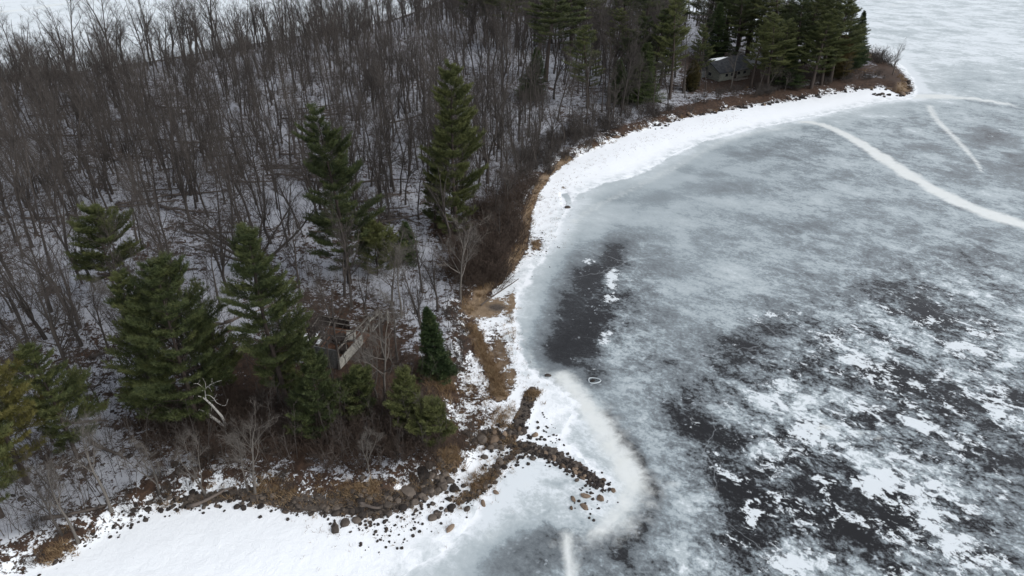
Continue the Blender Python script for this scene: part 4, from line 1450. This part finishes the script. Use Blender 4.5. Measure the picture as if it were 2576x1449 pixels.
rk(330, [(1318, 1130), (1370, 1142), (1420, 1168), (1470, 1195), (1522, 1225)], .40, .18, .55, "stone packed in the straight row running out to the spit's end", "stones of the straight row", 16, 1.6, .45)
rk(120, [(1290, 1135), (1265, 1165), (1230, 1205), (1195, 1240), (1150, 1265)], .7, .15, .65, "stone in the loose row slanting down-left from the spit", "stones of the slanting row", 17, 2.0, .15)
rk(70, [(1335, 990), (1322, 1030), (1305, 1070), (1292, 1095)], .32, .15, .55, "stone along the brown gravel ridge above the spit", "stones of the gravel ridge", 18, 2.0, .2)
rk(40, [(1345, 1050), (1375, 1080), (1400, 1115)], .7, .12, .5, "dark stone on the white snow between ridge and water ice", "stones on the spit's snow", 19, 1.6)
rk(30, [(1450, 1235), (1500, 1245), (1480, 1300)], .7, .12, .4, "little stone frozen in the ice inside the spit's hook", "stones frozen inside the hook", 20, 1.5, .4)
rk(14, [(1092, 1300), (1110, 1288), (1140, 1275)], .2, .3, .8, "stone in the short dark finger on the snow", "stones of the short dark finger", 21, 1.2)
rk(120, [(1640, 326), (1720, 300), (1850, 276), (1950, 262), (2050, 244), (2160, 228), (2225, 224)], .9, .4, 1.6, "dark stone on the far cabin's shoreline", "stones on the far shoreline", 22, 1.8, .2)
rk(30, [(2205, 240), (2262, 244), (2282, 225), (2280, 205)], .7, .5, 1.8, "mossy brown stone ringing the tip of the point", "stones at the tip", 23, 1.6, .5)
rk(70, [(70, 1432), (160, 1400), (260, 1352), (330, 1318), (395, 1284)], .5, .12, .5, "small stone at the foot of the bank in the lower left corner", "stones in the lower left corner", 24, 2.2)
rk(30, [(60, 1100), (300, 1050), (560, 1180)], 6.0, .25, .9, "dark stone half buried in the snow of the left slope", "stones on the left slope", 25, 1.8)
rk(10, [(1520, 350), (1560, 348)], .6, .5, 1.2, "brown stone at the bay's brushy snow edge", "stones at the bay's edge", 26, 1.2, .5)
rk(26, [(1345, 580), (1370, 620), (1330, 690)], 1.2, .12, .35, "tiny stone on the snow at the brown thicket", "stones by the thicket", 27, 1.5)
xy = np.array([(q[0], q[1]) for q in rocks])
rz = np.maximum(land_height(xy), 0.0)
_, rdep = project(np.column_stack([xy, rz]))
rsz = np.array([q[2] for q in rocks])
order = np.argsort(-(rsz / rdep))
loose = MB()
for n_, i in enumerate(order):
    x, y, s, lab, grp, br = rocks[i]
    big = s > .6
    pool = BROWN if br else (BOULD if big else ROCKS)
    me = pool[random.randrange(len(pool))]
    rot = (random.uniform(-.3, .3), random.uniform(-.3, .3), random.uniform(0, 6.28))
    if n_ < 290:
        o = link("boulder" if big else "rock", me, None, (x, y, rz[i] + .04 * s), rot, (s * random.uniform(.85, 1.25), s * random.uniform(.8, 1.1), s))
        tag(o, lab, "rock", grp)
    else:
        me = ROCKS[random.randrange(8)]
        v = np.array([w.co for w in me.vertices]) @ np.array(Euler(rot).to_matrix()).T * s + np.array([x, y, rz[i] + .04 * s])
        loose.add(v, [np.array([p.vertices for p in me.polygons])])
tag(loose.build("loose_stones", ROCK), kind='stuff')


def one_rock(u, v, size, label, me, dz=.1, rzz=None):
    p = at(u, v)
    o = link("boulder", me, None, (p[0], p[1], max(p[2], 0) + dz * size[2]), (random.uniform(-.1, .1), random.uniform(-.1, .1), random.uniform(0, 6.28) if rzz is None else rzz), size)
    return tag(o, label, "boulder")


one_rock(1428, 523, (1.25, .8, .7), "lone grey boulder at the end of the melted channel in the bay's snow", BOULD[0], .15, .2)
one_rock(1378, 946, (.95, .55, .45), "flat grey stone frozen in ice off the beach", BOULD[1], .1, .0)
one_rock(1442, 1258, (.62, .55, .5), "brown boulder left of the pair in the hook's ice", BROWN[0])
one_rock(1473, 1250, (.85, .6, .5), "dark-topped brown boulder just below the spit's end", BROWN[1])
one_rock(1511, 1255, (.78, .72, .6), "round orange-brown boulder, rightmost in the hook's ice", BROWN[2])
one_rock(1470, 1277, (.72, .6, .55), "tan boulder lowest of the big ones in the hook's ice", BROWN[3])
one_rock(1437, 1280, (.42, .42, .4), "small brown stone left of the tan lowest boulder", BROWN[0])
one_rock(1247, 1240, (.60, .5, .5), "pale rounded stone on the edge of the slanting stone row", BROWN[3])
one_rock(1132, 1330, (.85, .6, .5), "brown boulder alone on the snow at the ice edge", BROWN[1])
one_rock(1088, 1303, (.85, .75, .6), "dark boulder at the tip of the short dark finger", BOULD[2])
one_rock(1065, 1190, (1.7, 1.4, 1.1), "large rounded dark boulder at the bank's right end", BOULD[3])
one_rock(1240, 1108, (1.3, 1.1, 1.0), "big tawny boulder where the rows of stones meet", BROWN[2])
one_rock(1212, 1108, (1.3, 1.2, 1.0), "big dark boulder left of the tawny one", BOULD[4])
one_rock(1030, 1240, (1.8, 1.3, 1.1), "large flat-topped dark boulder in the middle of the boulder bank", BOULD[0])
one_rock(640, 1252, (1.6, 1.0, .8), "broad dark boulder in the low bank of the lower snowfield", BOULD[1])
one_rock(1547, 344, (2.2, 1.5, 1.1), "brown boulder bulging from the brushy edge of the bay's snow", BROWN[1])
# ring of ice round a drowned stone
p = at(1493, 959)
o = empty("ice_ring", (p[0], p[1], 0.0))
tag(o, "pale ring of ice round a small drowned stone off the beach", "ice ring")
mb = MB()
a_ = np.linspace(0, 2 * math.pi, 15)
mb.tube(np.column_stack([.62 * np.cos(a_) + .12 * np.cos(2 * a_), .46 * np.sin(a_), np.full(15, .02)]), .07, 6)
SNOWCAP = NT("packed_snow")
SNOWCAP.set(color=(0.80, 0.83, 0.85, 1), rough=0.7, spec=0.3, normal=SNOWCAP.bump(SNOWCAP.noise(5, 4), .3, .05))
SNOWCAP = SNOWCAP.m
RIM = NT("grey_ice_rim")
RIM.set(color=(0.42, 0.46, 0.48, 1), rough=0.5, spec=0.3)
RIM = RIM.m
mb.build("rim", RIM, o, True)
link("stone", ROCKS[2], o, (-.08, 0, .02), (0, 0, .4), (.7, .45, .35))

# ------------------------------------------------------------------ dry grass
STRAW = NT("dry_grass")
STRAW.set(color=STRAW.ramp(STRAW.math('MULTIPLY_ADD', STRAW.attr("tint"), .6, STRAW.math('MULTIPLY', STRAW.noise(.9, 4), .4)),
                           [(0.2, (0.10, 0.060, 0.034)), (0.5, (0.22, 0.145, 0.080)), (0.8, (0.34, 0.25, 0.15))]), rough=.8, spec=.2)
STRAW = STRAW.m
mb = MB()
r = np.random.default_rng(88)


def tufts(n, line, w, h):
    ln = W(line, 4)
    t = r.uniform(0, 1, n) * (len(ln) - 1.001)
    i = t.astype(int)
    q = ln[i] + (ln[i + 1] - ln[i]) * (t - i)[:, None] + r.normal(size=(n, 2)) * w
    z = land_height(q)
    K = 22
    a = np.repeat(np.column_stack([q, z - .03]), K, 0) + np.column_stack([r.normal(size=(n * K, 2)) * .14, np.zeros(n * K)])
    d = np.column_stack([r.normal(size=(n * K, 2)) * .55, np.ones(n * K)])
    mb.slivers(a, a + d * (h * r.uniform(.4, 1.1, n * K))[:, None], .035, r.normal(size=(n * K, 3)), np.clip(np.repeat(r.uniform(.1, .9, n), K) + .1 * r.normal(size=n * K), 0, 1))


tufts(260, [(1186, 822), (1202, 860), (1222, 905), (1245, 950), (1258, 1000)], .42, .55)
tufts(260, [(1165, 790), (1200, 752), (1260, 700), (1305, 640), (1322, 580), (1335, 520), (1375, 450), (1430, 405)], .50, .6)
tufts(80, [(1085, 965), (1110, 985), (1120, 1010)], .8, .7)
tufts(60, [(1125, 1180), (1150, 1160)], .5, .7)
tufts(50, [(1270, 1040), (1255, 1075)], .5, .5)
tufts(60, [(1180, 1225), (1225, 1195)], .6, .4)
tufts(60, [(660, 1245), (745, 1255)], .5, .5)
tufts(60, [(850, 1262), (960, 1258)], .5, .5)
tufts(50, [(120, 1412), (175, 1395)], .5, .45)
tufts(40, [(1335, 1000), (1350, 990)], .5, .4)
tufts(70, [(1210, 930), (1235, 1030)], 1.3, .3)
tufts(40, [(1290, 770), (1280, 900)], .5, .35)
tufts(30, [(1348, 610), (1352, 628)], .4, .4)
tufts(90, [(1440, 400), (1550, 352), (1700, 305), (1850, 275)], .6, .5)
tufts(90, [(1880, 235), (1980, 225), (2090, 200), (2180, 190)], 1.5, .6)
tufts(60, [(2255, 235), (2275, 220), (2265, 195)], .8, .8)
# matted grass and leaves caught among the stones of the bank
tufts(150, [(400, 1276), (560, 1248), (740, 1262), (900, 1272), (1000, 1262), (1080, 1222)], .7, .38)
tufts(60, [(1200, 1120), (1290, 1105)], .7, .35)
tufts(70, [(1290, 1140), (1230, 1205), (1150, 1262)], .6, .3)


def stalks(n, line, w):
    ln = W(line, 4)
    t = r.uniform(0, 1, n) * (len(ln) - 1.001)
    i = t.astype(int)
    q = ln[i] + (ln[i + 1] - ln[i]) * (t - i)[:, None] + r.normal(size=(n, 2)) * w
    K = 4
    a = np.repeat(np.column_stack([q, np.maximum(land_height(q), 0) - .03]), K, 0) + np.column_stack([r.normal(size=(n * K, 2)) * .10, np.zeros(n * K)])
    d = np.column_stack([r.normal(size=(n * K, 2)) * .6, np.ones(n * K)])
    mb.slivers(a, a + d * r.uniform(.1, .35, n * K)[:, None], .03, r.normal(size=(n * K, 3)), .35)


stalks(500, [(1350, 640), (1370, 560), (1390, 500), (1450, 440), (1560, 385), (1700, 335), (1850, 295)], 1.6)
stalks(260, [(1250, 830), (1265, 900), (1290, 980)], 1.2)
stalks(420, [(1180, 950), (1185, 1040), (1200, 1090)], 1.3)
stalks(260, [(1180, 1230), (1110, 1260), (1000, 1310), (800, 1320)], 1.5)
tag(mb.build("dry_grass", STRAW), kind='stuff')


# ------------------------------------------------------------------ the ruined cabin
def mat_plain(name, c0, c1, scale=2.0, rough=.85, stretch=(1, 1, 1)):
    m = NT(name)
    m.set(color=m.mix(m.step(m.noise(scale, 6, .65, m.mapping(stretch)), .35, .65), c0, c1), rough=rough, spec=.2)
    return m.m


WALLP = mat_plain("weathered_panel", (0.20, 0.193, 0.172), (0.35, 0.338, 0.30), 1.6, .8, (1, 1, 3))
SIDING = mat_plain("grey_siding", (0.10, 0.105, 0.102), (0.19, 0.195, 0.19), 2.2, .85, (1, 1, 5))
TIMBER = mat_plain("grey_timber", (0.10, 0.090, 0.078), (0.22, 0.20, 0.175), 3, .85)
DARKW = mat_plain("dark_rotten_wood", (0.018, 0.015, 0.014), (0.055, 0.042, 0.035), 2.5)
RUSTB = mat_plain("leaf_covered_boards", (0.070, 0.036, 0.022), (0.150, 0.080, 0.050), 1.8)
SHING = mat_plain("dark_shingle", (0.022, 0.024, 0.028), (0.050, 0.052, 0.056), 1.2, .8)
CREAMW = mat_plain("cream_siding", (0.12, 0.123, 0.105), (0.20, 0.205, 0.175), 1.0, .8, (1, 1, 4))
GLASS = mat_plain("dark_window", (0.010, 0.012, 0.014), (0.03, 0.032, 0.036), 1.0, .15)


def frame_for(u, v, u2, v2):
    """Empty-space frame: origin on the ground at (u, v), x axis towards the spot at (u2, v2)."""
    a, b = at(u, v), at(u2, v2)
    return a, math.atan2(b[1] - a[1], b[0] - a[0])


p0, ang = frame_for(856, 930, 950, 828)
cab = empty("ruined_cabin", (p0[0], p0[1], p0[2] - .05), (0, 0, ang))
tag(cab, "roofless ruined cabin with pale panel walls and fallen rafters", "ruined cabin")
LX, LY = 6.6, 6.0         # along the wall facing the beach; along the wall facing lower left


def part(name, boxes, mat, parent=cab):
    m_ = MB()
    for b in boxes:
        c, s = b[0], b[1]
        Rm = np.array(Euler(b[2]).to_matrix()) if len(b) > 2 else None
        m_.box(c, s, Rm)
    return m_.build(name, mat, parent)


part("floor", [((LX / 2, LY / 2, .12), (LX - .1, LY - .1, .2))], RUSTB)
w = part("wall", [((LX * .36, 0, .70), (LX * .72, .12, 1.15))], WALLP)
w["label"] = "pale lower wall panel facing the beach"
for x in (.07, 1.6, 3.2, 4.75, 6.5):
    part("wall_post", [((x, 0, 1.25 + .02), (.11, .115, 2.3))], TIMBER)
part("top_plate", [((LX / 2, 0, 2.47), (LX, .13, .12))], TIMBER)
part("window_rail", [((3.95, .0, 1.80), (1.5, .08, .07))], TIMBER)
w = part("wall", [((0, LY * .14, 1.25), (.12, LY * .26, 2.3)), ((0, LY * .62, 1.25), (.12, LY * .50, 2.3)), ((0, LY * .325, .60), (.12, LY * .11, 1.0)), ((0, LY * .325, 2.16), (.12, LY * .11, .48))], SIDING)
w["label"] = "grey sided wall facing the lower left shore"
wf = part("window", [((-.03, LY * .325, 1.5), (.05, LY * .115, .9))], GLASS)
part("mullion", [((-.065, LY * .325, 1.5), (.03, .05, .88)), ((-.065, LY * .325, 1.5), (.028, LY * .11, .05))], TIMBER, wf)
w = part("wall", [((LX * .5, LY, .9), (LX, .12, 1.6))], DARKW)
w["label"] = "dark rear wall leaning over leaf litter"
w = part("wall", [((LX, LY * .7, .8), (.12, LY * .55, 1.4))], DARKW)
# collapsed roof on the left half: slab with loose boards and snow
sl = part("roof_slab", [((1.3, LY * .62, 2.05), (2.3, LY * .62, .08), (.10, -.16, 0))], DARKW)
for k in range(9):
    y = LY * .38 + k * .40
    b = part("roof_board", [((1.3 + .06 * (k % 3), y, 2.14 + .06 * (k - 3)), (2.2 - .2 * (k % 2), .16, .04), (.1, -.16, .03 * (k % 3 - 1)))], TIMBER if k % 3 else RUSTB, sl)
for (x, y, sx, sy) in ((1.0, 2.7, .7, .3), (1.7, 3.5, .8, .24), (1.2, 4.4, .9, .30), (.7, 3.8, .4, .2)):
    s_ = part("snow_patch", [((x, y, 2.26 + .10 * (y - 2.7)), (sx, sy, .06), (.1, -.16, 0))], SNOWCAP, sl)
for k, (x0, y0, z0, x1, y1, z1) in enumerate([(2.6, .3, 2.3, 3.4, 5.4, 1.0), (3.4, .2, 2.4, 4.4, 5.6, 1.5), (4.3, .1, 2.5, 5.0, 5.5, 1.9), (5.2, .2, 2.4, 5.8, 5.6, 2.0),
                                              (2.2, 3.0, 1.7, 5.6, 4.2, 1.5), (1.9, .9, 1.9, 3.5, 2.6, .5), (3.0, 1.2, 1.1, 5.4, 2.2, .5), (2.6, 4.8, 2.2, 6.0, 5.9, 1.5)]):
    m_ = MB()
    m_.tube([(x0, y0, z0), (x1, y1, z1)], .065, 4, True)
    m_.build("rafter", TIMBER, cab)
part("debris", [((2.9, 1.3, .38), (1.4, .9, .4), (.2, .1, .4)), ((4.4, 2.6, .42), (1.2, 1.5, .45), (.1, -.2, .9)), ((3.4, 4.1, .38), (1.8, 1.0, .4), (-.1, .2, .2))], DARKW)
part("fallen_panel", [((5.2, 1.6, .55), (1.5, 1.0, .05), (.25, -.2, .5))], WALLP)
# heap of porch planks beyond the right end
pc = at(948, 815)
heap = empty("collapsed_porch", (pc[0], pc[1], pc[2]), (0, 0, ang + .25))
tag(heap, "heap of broken pale porch planks behind the ruined cabin's right end", "plank heap")
r = np.random.default_rng(91)
for k in range(14):
    part("plank", [((r.uniform(-1.6, 1.6), r.uniform(-1.2, 1.2), .10 + .05 * k), (r.uniform(1.4, 3.0), .17, .04), (r.normal() * .10, r.normal() * .10, r.normal() * .35))], TIMBER if k % 4 else WALLP, heap)
pt = at(925, 895)
o = empty("fallen_door", (pt[0], pt[1], pt[2] + .15), (.1, -.12, ang + .3))
tag(o, "dark slab like a fallen door leaning outside the cabin's right wall", "fallen door")
part("leaf", [((0, 0, .05), (1.7, .95, .06))], DARKW, o)
part("batten", [((-.5, 0, .10), (.1, .9, .04))], TIMBER, o)

# ------------------------------------------------------------------ the far cabin
p1, ang1 = frame_for(1808, 205, 1891, 188)
far_c = empty("far_cabin", (p1[0], p1[1], p1[2] - .2), (0, 0, ang1))
tag(far_c, "dark-roofed cream cabin under pines near the tip, snow along its ridge", "cabin")
FX, FY, FH = 11.5, 8.0, 2.6
part("wall", [((FX / 2, .08, FH / 2), (FX, .16, FH))], CREAMW, far_c)
part("wall", [((.08, FY / 2, FH / 2), (.16, FY - .34, FH))], CREAMW, far_c)
part("wall", [((FX - .08, FY / 2, FH / 2), (.16, FY - .34, FH))], CREAMW, far_c)
part("wall", [((FX / 2, FY - .08, FH / 2), (FX, .16, FH))], CREAMW, far_c)
part("foundation", [((FX / 2, FY / 2, .1), (FX - .2, FY - .2, .3))], DARKW, far_c)
for x in (2.6, 4.6, 7.0, 9.2):
    f_ = part("window", [((x, -.02, 1.5), (1.2, .06, 1.0))], WALLP, far_c)
    part("pane", [((x, -.06, 1.5), (1.02, .04, .82))], GLASS, f_)
f_ = part("window", [((-.02, 3.2, 1.5), (.06, 1.2, 1.0))], WALLP, far_c)
part("pane", [((-.06, 3.2, 1.5), (.04, 1.0, .82))], GLASS, f_)
f_ = part("door", [((5.9, -.02, 1.05), (.9, .06, 2.0))], DARKW, far_c)
part("porch", [((7.4, -1.0, .22), (6.5, 1.7, .16))], TIMBER, far_c)
for x in (4.4, 6.4, 8.4, 10.4):
    part("porch_rail_post", [((x, -1.75, .75), (.09, .09, 1.0))], TIMBER, far_c)
part("porch_rail", [((7.4, -1.75, 1.22), (6.3, .07, .07))], TIMBER, far_c)
RH = 2.3


def roof_part(name, quad, th, mat, parent):
    m_ = MB()
    q = np.array(quad, float)
    n = unit(np.cross(q[1] - q[0], q[3] - q[0]))
    v = np.vstack([q, q - n * th])
    m_.add(v, [np.array([[0, 1, 2, 3], [7, 6, 5, 4], [0, 4, 5, 1], [1, 5, 6, 2], [2, 6, 7, 3], [3, 7, 4, 0]])])
    return m_.build(name, mat, parent)


rf = roof_part("roof", [(-.6, -.7, FH - .25), (FX + .6, -.7, FH - .25), (FX + .6, FY / 2, FH + RH), (-.6, FY / 2, FH + RH)], .14, SHING, far_c)
roof_part("roof", [(FX + .6, FY + .7, FH - .25), (-.6, FY + .7, FH - .25), (-.6, FY / 2 + .01, FH + RH), (FX + .6, FY / 2 + .01, FH + RH)], .14, SHING, far_c)
roof_part("snow_strip", [(-.3, FY / 2 - .9, FH + RH - .53), (1.2, FY / 2 - .8, FH + RH - .47), (6.8, FY / 2 - .05, FH + RH + .05), (.8, FY / 2 - .02, FH + RH + .07)], .10, SNOWCAP, rf)
roof_part("snow_strip", [(.2, FY / 2 + .02, FH + RH + .05), (5.4, FY / 2 + .02, FH + RH + .05), (5.2, FY / 2 + 1.6, FH + RH - .95), (.4, FY / 2 + 1.6, FH + RH - .95)][::-1], .10, SNOWCAP, rf)
m_ = MB()
for x in (.085, FX - .085):
    m_.add([(x - .07, .2, FH), (x - .07, FY - .2, FH), (x - .07, FY / 2, FH + RH - .22), (x + .07, .2, FH), (x + .07, FY - .2, FH), (x + .07, FY / 2, FH + RH - .22)],
           [np.array([[0, 1, 2], [5, 4, 3]]), np.array([[0, 3, 4, 1], [1, 4, 5, 2], [2, 5, 3, 0]])])
m_.build("gable", CREAMW, far_c)
part("chimney", [((7.2, FY / 2 + 1.2, FH + RH), (.6, .6, 1.6))], DARKW, far_c)
# lean-to left behind it
part("lean_to", [((-1.6, FY - 2.0, 1.1), (2.8, 3.2, 2.2))], SIDING, far_c)
roof_part("lean_to_roof", [(-3.3, FY - 3.9, 2.15), (-.02, FY - 3.9, 2.9), (-.02, FY - .2, 2.9), (-3.3, FY - .2, 2.15)], .12, SHING, far_c)
